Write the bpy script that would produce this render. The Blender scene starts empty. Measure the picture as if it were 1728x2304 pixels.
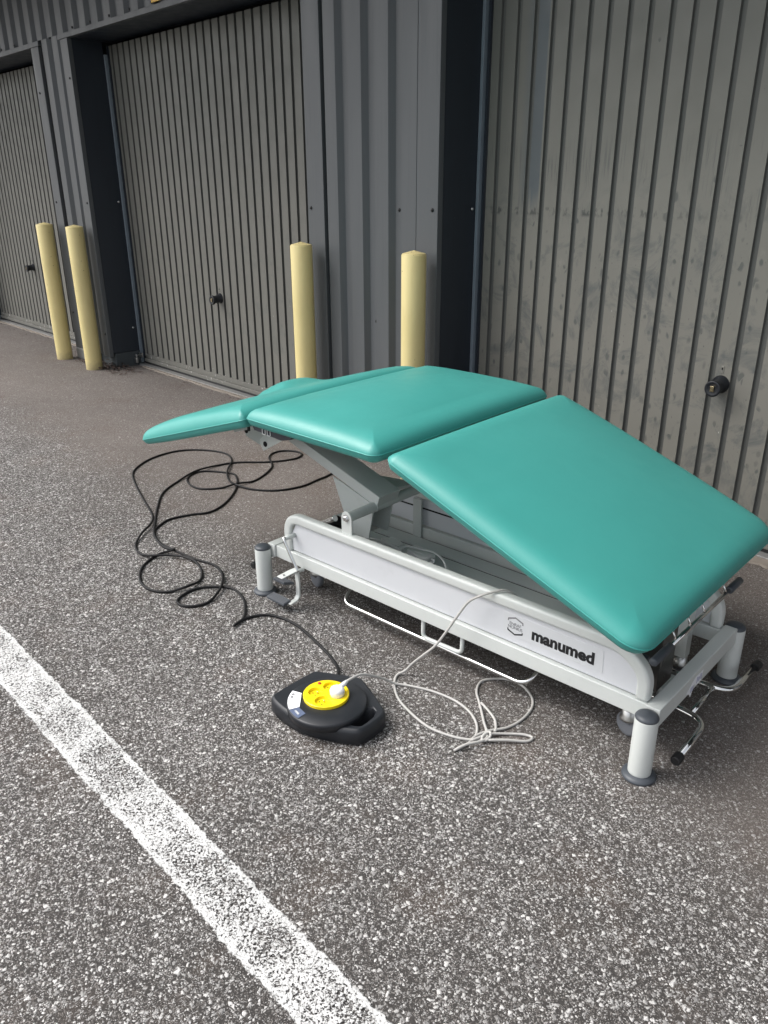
import bpy, bmesh, math, random
from mathutils import Vector, Matrix
from math import radians, sin, cos, pi, sqrt

random.seed(7)
SC = bpy.context.scene
COL = SC.collection

# ------------------------------------------------------------------ camera
cam_d = bpy.data.cameras.new("camera")
cam = bpy.data.objects.new("camera", cam_d)
COL.objects.link(cam)
r_ = Vector((0.68911378, 0.724641, -0.00419766))
u_ = Vector((-0.27566938, 0.26750238, 0.92328157))
w_ = Vector((-0.67017056, 0.63508889, -0.38410092))
mw = Matrix((r_, u_, -w_)).transposed().to_4x4()
mw.translation = Vector((0.0, -3.33832767, 1.5))
cam.matrix_world = mw
cam_d.sensor_fit = 'VERTICAL'
cam_d.sensor_height = 36.0
cam_d.lens = 36.0 * 1778.53 / 2304.0
cam_d.clip_start = 0.05
cam_d.clip_end = 400
SC.camera = cam

# ------------------------------------------------------------------ light
SUN_EL, SUN_AZ = radians(52), radians(-50)      # overcast day, brighter to the left in front of the garages
w = bpy.data.worlds.new("World"); SC.world = w; w.use_nodes = True
nt = w.node_tree; nt.nodes.clear()
sky = nt.nodes.new("ShaderNodeTexSky"); sky.sky_type = 'NISHITA'; sky.sun_disc = False
sky.sun_elevation = SUN_EL; sky.sun_rotation = pi + SUN_AZ * -1
sky.air_density = 1.0; sky.dust_density = 4.0; sky.ozone_density = 1.0
hsv = nt.nodes.new("ShaderNodeHueSaturation"); hsv.inputs['Saturation'].default_value = 0.28
bg = nt.nodes.new("ShaderNodeBackground"); bg.inputs['Strength'].default_value = 0.15
out = nt.nodes.new("ShaderNodeOutputWorld")
nt.links.new(sky.outputs[0], hsv.inputs['Color']); nt.links.new(hsv.outputs[0], bg.inputs[0]); nt.links.new(bg.outputs[0], out.inputs[0])
sd = bpy.data.lights.new("sun", 'SUN'); sd.energy = 1.3; sd.angle = radians(35); sd.color = (1.0, 0.97, 0.93)
sun = bpy.data.objects.new("sun", sd); COL.objects.link(sun)
# direction towards the sun
sdir = Vector((sin(SUN_AZ) * cos(SUN_EL), -cos(SUN_AZ) * cos(SUN_EL), sin(SUN_EL)))
sun.rotation_euler = sdir.to_track_quat('Z', 'Y').to_euler()
sun.location = (0, -3, 8)
SC.view_settings.view_transform = 'Standard'
SC.view_settings.look = 'None'
SC.view_settings.exposure = 0.85
SC.view_settings.gamma = 1.0
SC.view_settings.use_curve_mapping = False

# ------------------------------------------------------------------ node helpers
def new_mat(name):
    m = bpy.data.materials.new(name); m.use_nodes = True
    nt = m.node_tree; nt.nodes.clear()
    o = nt.nodes.new("ShaderNodeOutputMaterial")
    b = nt.nodes.new("ShaderNodeBsdfPrincipled")
    nt.links.new(b.outputs[0], o.inputs[0])
    return m, nt, b, o

class G:
    """tiny node-graph helper"""
    def __init__(s, nt): s.nt = nt
    def n(s, t, **kw):
        x = s.nt.nodes.new(t)
        for k, v in kw.items(): setattr(x, k, v)
        return x
    def set(s, sock, v):
        if hasattr(v, 'is_output') or isinstance(v, bpy.types.NodeSocket): s.nt.links.new(v, sock)
        else: sock.default_value = v
    def math(s, op, a, b=0.0, clamp=False, c=None):
        x = s.n("ShaderNodeMath", operation=op); x.use_clamp = clamp
        s.set(x.inputs[0], a); s.set(x.inputs[1], b)
        if c is not None: s.set(x.inputs[2], c)
        return x.outputs[0]
    def noise(s, vec, scale, detail=3, rough=0.55, out=0, dist=0.0):
        x = s.n("ShaderNodeTexNoise"); s.set(x.inputs['Vector'], vec)
        x.inputs['Scale'].default_value = scale; x.inputs['Detail'].default_value = detail
        x.inputs['Roughness'].default_value = rough; x.inputs['Distortion'].default_value = dist
        return x.outputs[out]
    def vor(s, vec, scale, feature='F1', rand=1.0):
        x = s.n("ShaderNodeTexVoronoi", feature=feature); s.set(x.inputs['Vector'], vec)
        x.inputs['Scale'].default_value = scale; x.inputs['Randomness'].default_value = rand
        return x
    def map(s, v, a, b, c=0.0, d=1.0, smooth=False):
        x = s.n("ShaderNodeMapRange"); x.interpolation_type = 'SMOOTHSTEP' if smooth else 'LINEAR'
        s.set(x.inputs[0], v)
        for i, q in enumerate((a, b, c, d)): s.set(x.inputs[1 + i], q)
        return x.outputs[0]
    def mix(s, f, a, b):
        x = s.n("ShaderNodeMix"); x.data_type = 'RGBA'
        s.set(x.inputs[0], f); s.set(x.inputs[6], a); s.set(x.inputs[7], b)
        return x.outputs[2]
    def pos(s, obj=True):
        x = s.n("ShaderNodeTexCoord"); return x.outputs['Object'] if obj else x.outputs['Generated']
    def scale(s, v, sc):
        x = s.n("ShaderNodeMapping"); s.set(x.inputs[0], v); x.inputs['Scale'].default_value = sc
        return x.outputs[0]
    def sep(s, v):
        x = s.n("ShaderNodeSeparateXYZ"); s.set(x.inputs[0], v); return x.outputs
    def bump(s, h, strength, dist=0.002, normal=None):
        x = s.n("ShaderNodeBump"); s.set(x.inputs['Height'], h)
        x.inputs['Strength'].default_value = strength; x.inputs['Distance'].default_value = dist
        if normal is not None: s.set(x.inputs['Normal'], normal)
        return x.outputs[0]
def C4(*c): return (c[0], c[1], c[2], 1.0)

def simple(name, col, rough=0.5, metal=0.0, var=0.06, scale=8.0, bump=0.0, bscale=200.0, spec=0.5, dirt=0.0, dirtcol=(0.08, 0.07, 0.06)):
    m, nt, b, o = new_mat(name); g = G(nt); p = g.pos()
    n = g.noise(p, scale, 4)
    lo = C4(*[c * (1 - var) for c in col]); hi = C4(*[min(1, c * (1 + var)) for c in col])
    c = g.mix(n, lo, hi)
    if dirt > 0:
        n2 = g.noise(p, scale * 3.1, 6, 0.7)
        f = g.map(n2, 0.56, 0.75, 0.0, dirt)
        c = g.mix(f, c, C4(*dirtcol))
    g.set(b.inputs['Base Color'], c)
    g.set(b.inputs['Roughness'], g.map(g.noise(p, scale * 2, 3), 0.3, 0.7, rough * 0.9, rough * 1.1))
    b.inputs['Metallic'].default_value = metal
    b.inputs['Specular IOR Level'].default_value = spec
    if bump > 0: g.set(b.inputs['Normal'], g.bump(g.noise(p, bscale, 3), bump, 0.001))
    return m

# ------------------------------------------------------------------ materials
def asphalt_graph(g, p):
    """returns colour, stone mask, height of the chip-seal surface"""
    wob = g.n("ShaderNodeTexNoise"); g.set(wob.inputs['Vector'], p); wob.inputs['Scale'].default_value = 160; wob.inputs['Detail'].default_value = 2
    sub = g.n("ShaderNodeVectorMath", operation='SUBTRACT'); g.set(sub.inputs[0], wob.outputs['Color']); sub.inputs[1].default_value = (0.5, 0.5, 0.5)
    sc = g.n("ShaderNodeVectorMath", operation='SCALE'); g.set(sc.inputs[0], sub.outputs[0]); sc.inputs['Scale'].default_value = 0.0065
    add = g.n("ShaderNodeVectorMath", operation='ADD'); g.set(add.inputs[0], p); g.set(add.inputs[1], sc.outputs[0])
    q = add.outputs[0]
    xyz = g.sep(p)
    # zone: exposed light chippings away from the wall, brown fine mat near it
    big = g.noise(p, 1.3, 4, 0.6)
    med = g.noise(p, 5.5, 4, 0.6)
    zone = g.math('ADD', g.math('MULTIPLY', xyz[1], -1.0), g.math('ADD', g.math('MULTIPLY', big, 0.9), g.math('MULTIPLY', med, 0.35)))
    zone = g.map(zone, 1.80, 2.62, 0.0, 1.0, True)
    def layer(scale, thr0, thr1, e0, e1, seed):
        mp_ = g.n("ShaderNodeMapping"); g.set(mp_.inputs[0], q); mp_.inputs['Location'].default_value = (seed, seed * .7, 0); qq = mp_.outputs[0]
        v = g.vor(qq, scale); ve = g.vor(qq, scale, 'DISTANCE_TO_EDGE')
        cs = g.n("ShaderNodeSeparateColor"); g.set(cs.inputs[0], v.outputs['Color'])
        thr = g.map(zone, 0.0, 1.0, thr0, thr1)
        thr = g.math('ADD', thr, g.map(med, 0.3, 0.7, 0.07, -0.07))
        on = g.math('GREATER_THAN', cs.outputs[0], thr)
        rr = g.map(cs.outputs[1], 0, 1, e0, e1)
        d = g.math('SUBTRACT', ve.outputs['Distance'], rr)
        m = g.map(d, 0.0, 0.03, 0.0, 1.0)
        return g.math('MULTIPLY', m, on), cs.outputs[2], g.math('MULTIPLY', g.map(d, 0.0, 0.16, 0.0, 1.0, True), on)
    mA, cA, hA = layer(104, 0.965, 0.63, 0.05, 0.28, 0.0)
    mB, cB, hB = layer(195, 0.80, 0.48, 0.04, 0.26, 3.1)
    mC, cC, hC = layer(340, 0.42, 0.46, 0.03, 0.20, 7.7)
    mC = g.math('MULTIPLY', mC, 0.7)
    brown = g.mix(g.noise(p, 60, 5, 0.7), C4(0.066, 0.057, 0.052), C4(0.185, 0.162, 0.148))
    grey = g.mix(g.noise(p, 90, 5, 0.7), C4(0.023, 0.0222, 0.0218), C4(0.062, 0.0600, 0.0585))
    base = g.mix(g.map(zone, 0.0, 1.0, 0.0, 0.85), brown, grey)
    # rusty brown stains scattered about
    st = g.map(g.noise(p, 3.1, 5, 0.65), 0.52, 0.68, 0.0, 0.55)
    base = g.mix(g.math('MULTIPLY', st, 0.7), base, C4(0.100, 0.074, 0.058))
    def stone(c):
        a = g.mix(c, C4(0.27, 0.262, 0.255), C4(0.68, 0.665, 0.65))
        return a
    zs = g.map(zone, 0, 1, 0.50, 1.0)
    col = g.mix(g.math('MULTIPLY', mC, g.map(zone, 0, 1, 0.75, 0.85)), base, g.mix(cC, C4(0.20, 0.182, 0.168), C4(0.50, 0.47, 0.445)))
    col = g.mix(g.math('MULTIPLY', mB, zs), col, stone(cB))
    col = g.mix(g.math('MULTIPLY', mA, zs), col, stone(cA))
    tint = g.map(g.noise(p, 0.7, 3), 0.35, 0.65, 0.9, 1.08)
    mul = g.n("ShaderNodeVectorMath", operation='SCALE'); g.set(mul.inputs[0], col); g.set(mul.inputs['Scale'], tint)
    h = g.math('ADD', g.math('MULTIPLY', hA, 1.0), g.math('ADD', g.math('MULTIPLY', hB, 0.6), g.math('MULTIPLY', hC, 0.3)))
    h = g.math('ADD', h, g.math('MULTIPLY', g.noise(p, 300, 3), 0.5))
    return mul.outputs[0], (mA, mB, mC), h, zone

m, nt, b, o = new_mat("asphalt_chippings"); g = G(nt); p = g.pos()
col, masks, h, zone = asphalt_graph(g, p)
g.set(b.inputs['Base Color'], col); b.inputs['Roughness'].default_value = 0.9; b.inputs['Specular IOR Level'].default_value = 0.14
g.set(b.inputs['Normal'], g.bump(h, 0.75, 0.0035))
M_ASPHALT = m

m, nt, b, o = new_mat("worn_road_paint"); g = G(nt); p = g.pos()
col, masks, h, zone = asphalt_graph(g, p)
xyz = g.sep(p)
edge = g.math('SUBTRACT', 0.072, g.math('ABSOLUTE', g.math('ADD', xyz[1], 2.691)))
edge = g.math('ADD', edge, g.map(g.noise(p, 45, 4, 0.7), 0, 1, -0.016, 0.012))
edge = g.math('ADD', edge, g.map(g.noise(p, 5, 2, 0.5), 0, 1, -0.010, 0.008))
em = g.map(edge, 0.0, 0.004, 0.0, 1.0)
rim = g.map(edge, 0.0, 0.028, 1.0, 0.0)
hh = g.math('MULTIPLY', h, 1.0)
wear = g.noise(p, 6.5, 5, 0.7)
gap = g.math('ADD', g.map(g.noise(p, 170, 4, 0.75, dist=0.4), 0.25, 0.75, 0, 1), g.math('MULTIPLY', h, 0.22))
thr = g.math('ADD', g.map(wear, 0.30, 0.68, 0.41, 0.71), g.math('MULTIPLY', rim, -0.22))
pm = g.math('MULTIPLY', g.map(g.math('SUBTRACT', gap, thr), -0.015, 0.03, 0.0, 1.0), em)
g.set(b.inputs['Base Color'], g.mix(g.noise(p, 40, 3), C4(0.54, 0.54, 0.53), C4(0.70, 0.70, 0.69)))
b.inputs['Roughness'].default_value = 0.7
g.set(b.inputs['Normal'], g.bump(g.math('ADD', h, g.math('MULTIPLY', gap, 0.8)), 0.5, 0.003))
tr = g.n("ShaderNodeBsdfTransparent"); mx = g.n("ShaderNodeMixShader")
g.set(mx.inputs[0], pm); nt.links.new(tr.outputs[0], mx.inputs[1]); nt.links.new(b.outputs[0], mx.inputs[2]); nt.links.new(mx.outputs[0], o.inputs[0])
M_PAINT = m

def vinyl():
    m, nt, b, o = new_mat("teal_vinyl"); g = G(nt); p = g.pos()
    n = g.noise(p, 5, 4, 0.6)
    c = g.mix(n, C4(0.045, 0.276, 0.247), C4(0.052, 0.312, 0.280))
    # faint scuffs
    sc = g.noise(g.scale(p, (3, 22, 22)), 9, 5, 0.7)
    c = g.mix(g.map(sc, 0.66, 0.80, 0, 0.28), c, C4(0.16, 0.42, 0.38))
    g.set(b.inputs['Base Color'], c)
    g.set(b.inputs['Roughness'], g.map(g.noise(p, 14, 4), 0.3, 0.7, 0.40, 0.49))
    b.inputs['Specular IOR Level'].default_value = 0.55
    leather = g.vor(p, 900).outputs['Distance']
    bn = g.bump(leather, 0.10, 0.0006)
    g.set(b.inputs['Normal'], g.bump(g.noise(p, 6.0, 2), 0.22, 0.008, bn))
    return m
M_VINYL = vinyl()
M_CREAM = simple("cream_powder_coat", (0.60, 0.625, 0.605), 0.36, var=0.03, bump=0.04, bscale=500, dirt=0.10, scale=10)
M_PANEL = simple("white_laminate_panel", (0.625, 0.64, 0.665), 0.42, var=0.02, bump=0.02, bscale=60, dirt=0.07, scale=5)
M_GREYMETAL = simple("grey_coated_steel", (0.50, 0.53, 0.515), 0.40, var=0.04, bump=0.03, bscale=400, dirt=0.08)
M_CHROME = simple("chrome", (0.72, 0.72, 0.71), 0.10, metal=1.0, var=0.05)
M_STEEL = simple("dull_zinc", (0.55, 0.55, 0.54), 0.33, metal=1.0, var=0.12, scale=30)
M_RUBBER = simple("dark_grey_rubber", (0.060, 0.068, 0.080), 0.45, var=0.1, bump=0.05, bscale=300)
M_CASTER = simple("castor_grey", (0.17, 0.18, 0.20), 0.5, var=0.1)
M_BLACKCAP = simple("black_rubber", (0.012, 0.012, 0.013), 0.5, var=0.1)
M_BLACKPL = simple("black_case_plastic", (0.013, 0.015, 0.019), 0.45, var=0.12, bump=0.10, bscale=700)
M_BLACKCABLE = simple("black_cable", (0.007, 0.007, 0.008), 0.55, var=0.1, spec=0.3)
M_GREYCABLE = simple("grey_cable", (0.44, 0.43, 0.41), 0.5, var=0.06)
M_PALEGREY = simple("pale_grey_plastic", (0.70, 0.71, 0.70), 0.45, var=0.04)
M_YELLOW = simple("yellow_plastic", (0.88, 0.66, 0.012), 0.33, var=0.03)
M_WHITEPL = simple("white_plastic", (0.82, 0.82, 0.82), 0.35, var=0.02)
M_RED = simple("red_plastic", (0.62, 0.05, 0.02), 0.35)
M_BRASS = simple("brass_pin", (0.65, 0.55, 0.35), 0.25, metal=1.0)
M_LABELW = simple("label_white", (0.86, 0.87, 0.90), 0.4, var=0.02)
M_LABELB = simple("label_slate_blue", (0.12, 0.15, 0.23), 0.35, var=0.25, scale=60)
M_INK = simple("black_ink", (0.012, 0.012, 0.014), 0.45)
M_INKGREY = simple("grey_ink", (0.20, 0.20, 0.21), 0.45)
M_STICKER = simple("clear_sticker", (0.612, 0.628, 0.645), 0.30, var=0.02)
M_DARKGAP = simple("dark_gap", (0.004, 0.004, 0.005), 0.9)
M_DARKGREYPL = simple("control_box_plastic", (0.035, 0.038, 0.048), 0.4)

def bollard_mat():
    m, nt, b, o = new_mat("cream_yellow_paint"); g = G(nt); p = g.pos()
    c = g.mix(g.noise(p, 5, 4), C4(0.70, 0.58, 0.255), C4(0.78, 0.665, 0.33))
    c = g.mix(g.map(g.noise(g.scale(p, (9, 9, 1.2)), 4, 4), 0.5, 0.75, 0, 0.25), c, C4(0.55, 0.44, 0.2))
    sp = g.vor(p, 42); cs = g.n("ShaderNodeSeparateColor"); g.set(cs.inputs[0], sp.outputs['Color'])
    spot = g.math('MULTIPLY', g.math('GREATER_THAN', cs.outputs[0], 0.94), g.map(sp.outputs['Distance'], 0.10, 0.14, 1, 0))
    c = g.mix(spot, c, C4(0.09, 0.05, 0.03))
    xyz = g.sep(p)
    low = g.map(g.math('ADD', xyz[2], g.map(g.noise(p, 30, 4), 0, 1, -0.05, 0.03)), 0.0, 0.07, 0.55, 0.0)
    c = g.mix(low, c, C4(0.25, 0.20, 0.12))
    # chipped paint at the rim
    rim = g.math('MULTIPLY', g.map(xyz[2], 1.168, 1.176, 0, 1), g.map(g.noise(p, 55, 4, 0.7), 0.60, 0.65, 0, .8))
    c = g.mix(rim, c, C4(0.13, 0.06, 0.03))
    g.set(b.inputs['Base Color'], c); b.inputs['Roughness'].default_value = 0.5
    g.set(b.inputs['Normal'], g.bump(g.noise(p, 120, 4), 0.16, 0.001))
    return m
M_BOLLARD = bollard_mat()

def cladding_mat(name, c0, c1, rough=0.5):
    m, nt, b, o = new_mat(name); g = G(nt); p = g.pos()
    n = g.noise(g.scale(p, (4, 4, 0.5)), 3, 4)
    c = g.mix(n, C4(*c0), C4(*c1))
    drip = g.noise(g.scale(p, (30, 30, 0.9)), 2.0, 5, 0.7)
    c = g.mix(g.map(drip, 0.52, 0.75, 0, 0.30), c, C4(c0[0] * .6, c0[1] * .6, c0[2] * .6))
    c = g.mix(g.map(g.noise(p, 45, 4, 0.75), 0.66, 0.76, 0, 0.35), c, C4(0.2, 0.2, 0.19))
    g.set(b.inputs['Base Color'], c)
    g.set(b.inputs['Roughness'], g.map(n, 0.3, 0.7, rough * .85, rough * 1.15))
    g.set(b.inputs['Normal'], g.bump(g.noise(g.scale(p, (1, 1, .3)), 9, 3), 0.10, 0.004))
    return m
M_CLAD = cladding_mat("anthracite_cladding", (0.083, 0.090, 0.096), (0.100, 0.107, 0.113))
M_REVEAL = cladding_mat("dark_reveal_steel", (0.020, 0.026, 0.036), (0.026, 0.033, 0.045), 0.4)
M_TRACK = simple("galvanised_track", (0.20, 0.24, 0.28), 0.4, var=0.15, scale=12)
M_THRESH = simple("aluminium_threshold", (0.26, 0.26, 0.255), 0.42, metal=0.3, var=0.18, scale=18, dirt=0.3)
M_CONC = simple("concrete_sill", (0.23, 0.20, 0.17), 0.9, var=0.3, scale=22, bump=0.4, bscale=160, dirt=0.3)
M_PLINTH = simple("dark_plinth", (0.055, 0.065, 0.070), 0.8, var=0.2)
M_LEAF = simple("dry_debris", (0.055, 0.035, 0.028), 0.9, var=0.5, scale=60)

def door_mat(name, dirtamt, seed):
    """grey-brown painted ribbed steel with finger marks, scratches and dark smears"""
    m, nt, b, o = new_mat(name); g = G(nt); p0 = g.pos()
    mp = g.n("ShaderNodeMapping"); g.set(mp.inputs[0], p0); mp.inputs['Location'].default_value = (seed * 3.7, 0, seed * 1.3); p = mp.outputs[0]
    xyz = g.sep(p0)
    c = g.mix(g.noise(g.scale(p, (1.2, 1, .5)), 2.2, 4), C4(0.190, 0.185, 0.160), C4(0.232, 0.225, 0.196))
    if dirtamt < .6: c = g.mix(0.30, c, C4(0.098, 0.100, 0.098))
    # greener high up with lintel shade put into the colour; darker towards the bottom
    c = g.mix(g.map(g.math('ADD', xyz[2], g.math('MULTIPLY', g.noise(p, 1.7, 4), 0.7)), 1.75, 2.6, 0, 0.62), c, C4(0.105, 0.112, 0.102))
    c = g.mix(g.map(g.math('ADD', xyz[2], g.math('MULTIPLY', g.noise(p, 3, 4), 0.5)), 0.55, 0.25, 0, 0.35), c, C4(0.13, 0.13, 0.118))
    hz = g.map(g.math('ABSOLUTE', g.math('SUBTRACT', xyz[2], 0.75)), 0.35, 0.95, 1.0, 0.0, True)
    hz2 = g.map(xyz[2], 1.75, 1.25, 0.0, 1.0, True)
    # finger-tip ovals
    def blobs(scale, thr, r, seedoff, stretch=(1, 1, 0.62)):
        mq = g.n("ShaderNodeMapping"); g.set(mq.inputs[0], p); mq.inputs['Scale'].default_value = stretch
        mq.inputs['Location'].default_value = (seedoff, 0, seedoff * .7)
        wv = g.n("ShaderNodeTexNoise"); g.set(wv.inputs['Vector'], mq.outputs[0]); wv.inputs['Scale'].default_value = scale * .9
        sb = g.n("ShaderNodeVectorMath", operation='SCALE'); g.set(sb.inputs[0], wv.outputs['Color']); sb.inputs['Scale'].default_value = 0.55 / scale
        ad = g.n("ShaderNodeVectorMath", operation='ADD'); g.set(ad.inputs[0], mq.outputs[0]); g.set(ad.inputs[1], sb.outputs[0])
        v = g.vor(ad.outputs[0], scale); cs = g.n("ShaderNodeSeparateColor"); g.set(cs.inputs[0], v.outputs['Color'])
        dens = g.math('GREATER_THAN', g.math('ADD', cs.outputs[0], g.math('MULTIPLY', g.math('SUBTRACT', g.math('MULTIPLY', hz, hz2), 1.0), 0.45)), g.math('ADD', g.math('SUBTRACT', thr, g.map(xyz[0], 2.6, 3.8, -0.04, 0.16)), g.map(g.noise(mq.outputs[0], 4.2, 3, 0.6), 0.38, 0.62, 0.24, -0.12)))
        rr = g.map(cs.outputs[1], 0, 1, r * .3, r)
        return g.math('MULTIPLY', dens, g.map(g.math('SUBTRACT', rr, v.outputs['Distance']), 0.0, 0.13, 0, g.map(cs.outputs[2], 0, 1, .35, 1.0))), cs.outputs[2]
    b1, t1 = blobs(25, 0.58, 0.52, 0.0)
    b2, t2 = blobs(13, 0.80, 0.38, 5.3)
    b3, t3 = blobs(60, 0.74, 0.36, 9.1)
    dk = g.mix(t1, C4(0.045, 0.053, 0.050), C4(0.095, 0.104, 0.099))
    c = g.mix(g.math('MULTIPLY', b1, 0.9 * dirtamt), c, dk)
    c = g.mix(g.math('MULTIPLY', b2, 0.75 * dirtamt), c, C4(0.070, 0.084, 0.088))
    c = g.mix(g.math('MULTIPLY', b3, 0.7 * dirtamt), c, C4(0.060, 0.060, 0.055))
    sm = g.map(g.noise(p, 5.5, 5, 0.72, dist=0.8), 0.52, 0.66, 0, 0.75)
    c = g.mix(g.math('MULTIPLY', sm, g.math('MULTIPLY', hz, dirtamt)), c, C4(0.095, 0.105, 0.105))
    # diagonal brushed wipe marks at chest height
    mr = g.n("ShaderNodeMapping"); g.set(mr.inputs[0], p); mr.inputs['Rotation'].default_value = (0, radians(33), 0); mr.inputs['Scale'].default_value = (110, 1, 5)
    wp = g.noise(mr.outputs[0], 1.0, 3, 0.6)
    band = g.math('MULTIPLY', g.map(g.math('ABSOLUTE', g.math('SUBTRACT', xyz[2], 1.50)), 0.05, 0.24, 1, 0, True), g.map(g.noise(p, 3.3, 3), 0.48, 0.6, 0, 1))
    c = g.mix(g.math('MULTIPLY', g.math('MULTIPLY', g.map(wp, 0.50, 0.62, 0, 0.8), band), dirtamt), c, C4(0.11, 0.115, 0.105))
    # scratches: small white flecks
    mf = g.n("ShaderNodeMapping"); g.set(mf.inputs[0], p); mf.inputs['Scale'].default_value = (1, 1, 0.35)
    vf = g.vor(mf.outputs[0], 55); cf = g.n("ShaderNodeSeparateColor"); g.set(cf.inputs[0], vf.outputs['Color'])
    fl = g.math('MULTIPLY', g.math('GREATER_THAN', cf.outputs[0], 0.92), g.map(vf.outputs['Distance'], 0.06, 0.12, 1, 0))
    fl = g.math('MULTIPLY', fl, g.map(xyz[2], 1.2, 0.7, 0.0, 1.0))
    c = g.mix(g.math('MULTIPLY', fl, 0.9 if dirtamt > .6 else .5), c, C4(0.62, 0.62, 0.58))
    if dirtamt > .6:   # bluish streak of newer paint running down one panel
        sx = g.math('MULTIPLY', g.map(xyz[0], 2.494, 2.500, 0, 1), g.map(xyz[0], 2.556, 2.562, 1, 0))
        sx2 = g.math('MULTIPLY', g.map(xyz[0], 2.43, 2.47, 0, .55), g.map(xyz[0], 2.49, 2.494, 1, 0))
        sz = g.map(g.math('ADD', xyz[2], g.map(g.noise(g.scale(p, (60, 1, 2)), 1, 3), 0, 1, -.12, .12)), 1.36, 1.46, 0, 1)
        c = g.mix(g.math('MULTIPLY', g.math('MAXIMUM', sx, sx2), g.math('MULTIPLY', sz, .85)), c, C4(0.092, 0.112, 0.124))
    if dirtamt < .6:   # chipped white spots above the bottom rail
        chip = g.math('MULTIPLY', g.map(g.noise(g.scale(p, (1, 1, .5)), 48, 3, .6), .66, .68, 0, 1), g.map(xyz[2], .20, .13, 0, 1))
        c = g.mix(chip, c, C4(.6, .6, .57))
    if dirtamt > .6:   # row of dark rub marks at bumper height
        row = g.math('MULTIPLY', g.map(g.math('ABSOLUTE', g.math('SUBTRACT', xyz[2], 1.372)), 0.010, 0.022, 1, 0), g.map(g.noise(g.scale(p, (1, 1, .4)), 38, 3, .6), .50, .60, 0, .8))
        row = g.math('MULTIPLY', row, g.map(xyz[0], 3.0, 3.5, 1, .15))
        c = g.mix(row, c, C4(.055, .058, .055))
        pale = g.math('MULTIPLY', g.map(g.noise(g.scale(p, (1, 1, .6)), 9, 4, .7), .60, .72, 0, .45), hz)
        c = g.mix(pale, c, C4(.30, .29, .255))
    # dust fine grain
    c = g.mix(g.map(g.noise(p, 170, 4, 0.8), 0.60, 0.75, 0, 0.35), c, C4(0.26, 0.25, 0.21))
    g.set(b.inputs['Base Color'], c)
    g.set(b.inputs['Roughness'], g.map(g.noise(p, 8, 4), 0.3, 0.7, 0.45, 0.65))
    g.set(b.inputs['Normal'], g.bump(g.noise(g.scale(p, (1, 1, .25)), 5, 3), 0.14, 0.006))
    return m
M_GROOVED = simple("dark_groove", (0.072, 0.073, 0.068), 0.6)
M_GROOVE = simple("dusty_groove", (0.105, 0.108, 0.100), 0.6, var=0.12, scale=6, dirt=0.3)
M_DOOR1 = door_mat("dirty_grey_door_paint", 1.0, 0.0)
M_DOOR2 = door_mat("grey_door_paint", 0.35, 1.0)
M_DOOR3 = door_mat("faded_grey_door_paint", 0.3, 2.0)

# ------------------------------------------------------------------ mesh helpers
def tag(o, label=None, cat=None, group=None, kind=None):
    if label: o['label'] = label
    if cat: o['category'] = cat
    if group: o['group'] = group
    if kind: o['kind'] = kind
    return o
def obj(name, bm, mat, parent=None, smooth=False, bevel=0.0, bseg=2, autosmooth=None):
    me = bpy.data.meshes.new(name)
    bmesh.ops.recalc_face_normals(bm, faces=bm.faces[:])
    bm.to_mesh(me); bm.free()
    o = bpy.data.objects.new(name, me); COL.objects.link(o)
    if isinstance(mat, (list, tuple)):
        for q in mat: me.materials.append(q)
    else: me.materials.append(mat)
    if smooth:
        for f in me.polygons: f.use_smooth = True
    if bevel > 0:
        md = o.modifiers.new("bevel", 'BEVEL'); md.width = bevel; md.segments = bseg; md.limit_method = 'ANGLE'; md.angle_limit = radians(35)
        md.harden_normals = False
        for f in me.polygons: f.use_smooth = True
        w = o.modifiers.new("wn", 'WEIGHTED_NORMAL'); w.keep_sharp = True
    if parent: o.parent = parent
    return o
def empty(name, loc=(0, 0, 0), rz=0, parent=None):
    o = bpy.data.objects.new(name, None); COL.objects.link(o); o.location = loc; o.rotation_euler = (0, 0, rz)
    o.empty_display_size = 0.1
    if parent: o.parent = parent
    return o
def box(bm, x0, x1, y0, y1, z0, z1):
    v = [bm.verts.new(c) for c in ((x0, y0, z0), (x1, y0, z0), (x1, y1, z0), (x0, y1, z0), (x0, y0, z1), (x1, y0, z1), (x1, y1, z1), (x0, y1, z1))]
    for f in ((0, 3, 2, 1), (4, 5, 6, 7), (0, 1, 5, 4), (1, 2, 6, 5), (2, 3, 7, 6), (3, 0, 4, 7)): bm.faces.new([v[i] for i in f])
    return v
def obox(bm, c, ax, ay, az, sx, sy, sz):
    """oriented box: centre, unit axes, full sizes"""
    c = Vector(c); ax, ay, az = (Vector(a).normalized() for a in (ax, ay, az))
    v = []
    for k in (-.5, .5):
        for j, i in ((-.5, -.5), (-.5, .5), (.5, .5), (.5, -.5)):
            v.append(bm.verts.new(c + ax * sx * i + ay * sy * j + az * sz * k))
    for f in ((0, 3, 2, 1), (4, 5, 6, 7), (0, 1, 5, 4), (1, 2, 6, 5), (2, 3, 7, 6), (3, 0, 4, 7)): bm.faces.new([v[i] for i in f])
def prism(bm, poly, axis, a, b):
    """extrude 2-D polygon along axis ('x','y','z') from a to b; poly in the other two coords in order"""
    def P(p, t):
        if axis == 'z': return (p[0], p[1], t)
        if axis == 'y': return (p[0], t, p[1])
        return (t, p[0], p[1])
    v0 = [bm.verts.new(P(p, a)) for p in poly]; v1 = [bm.verts.new(P(p, b)) for p in poly]
    n = len(poly)
    bm.faces.new(v0); bm.faces.new(v1[::-1])
    for i in range(n): bm.faces.new((v0[i], v0[(i + 1) % n], v1[(i + 1) % n], v1[i]))
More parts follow.
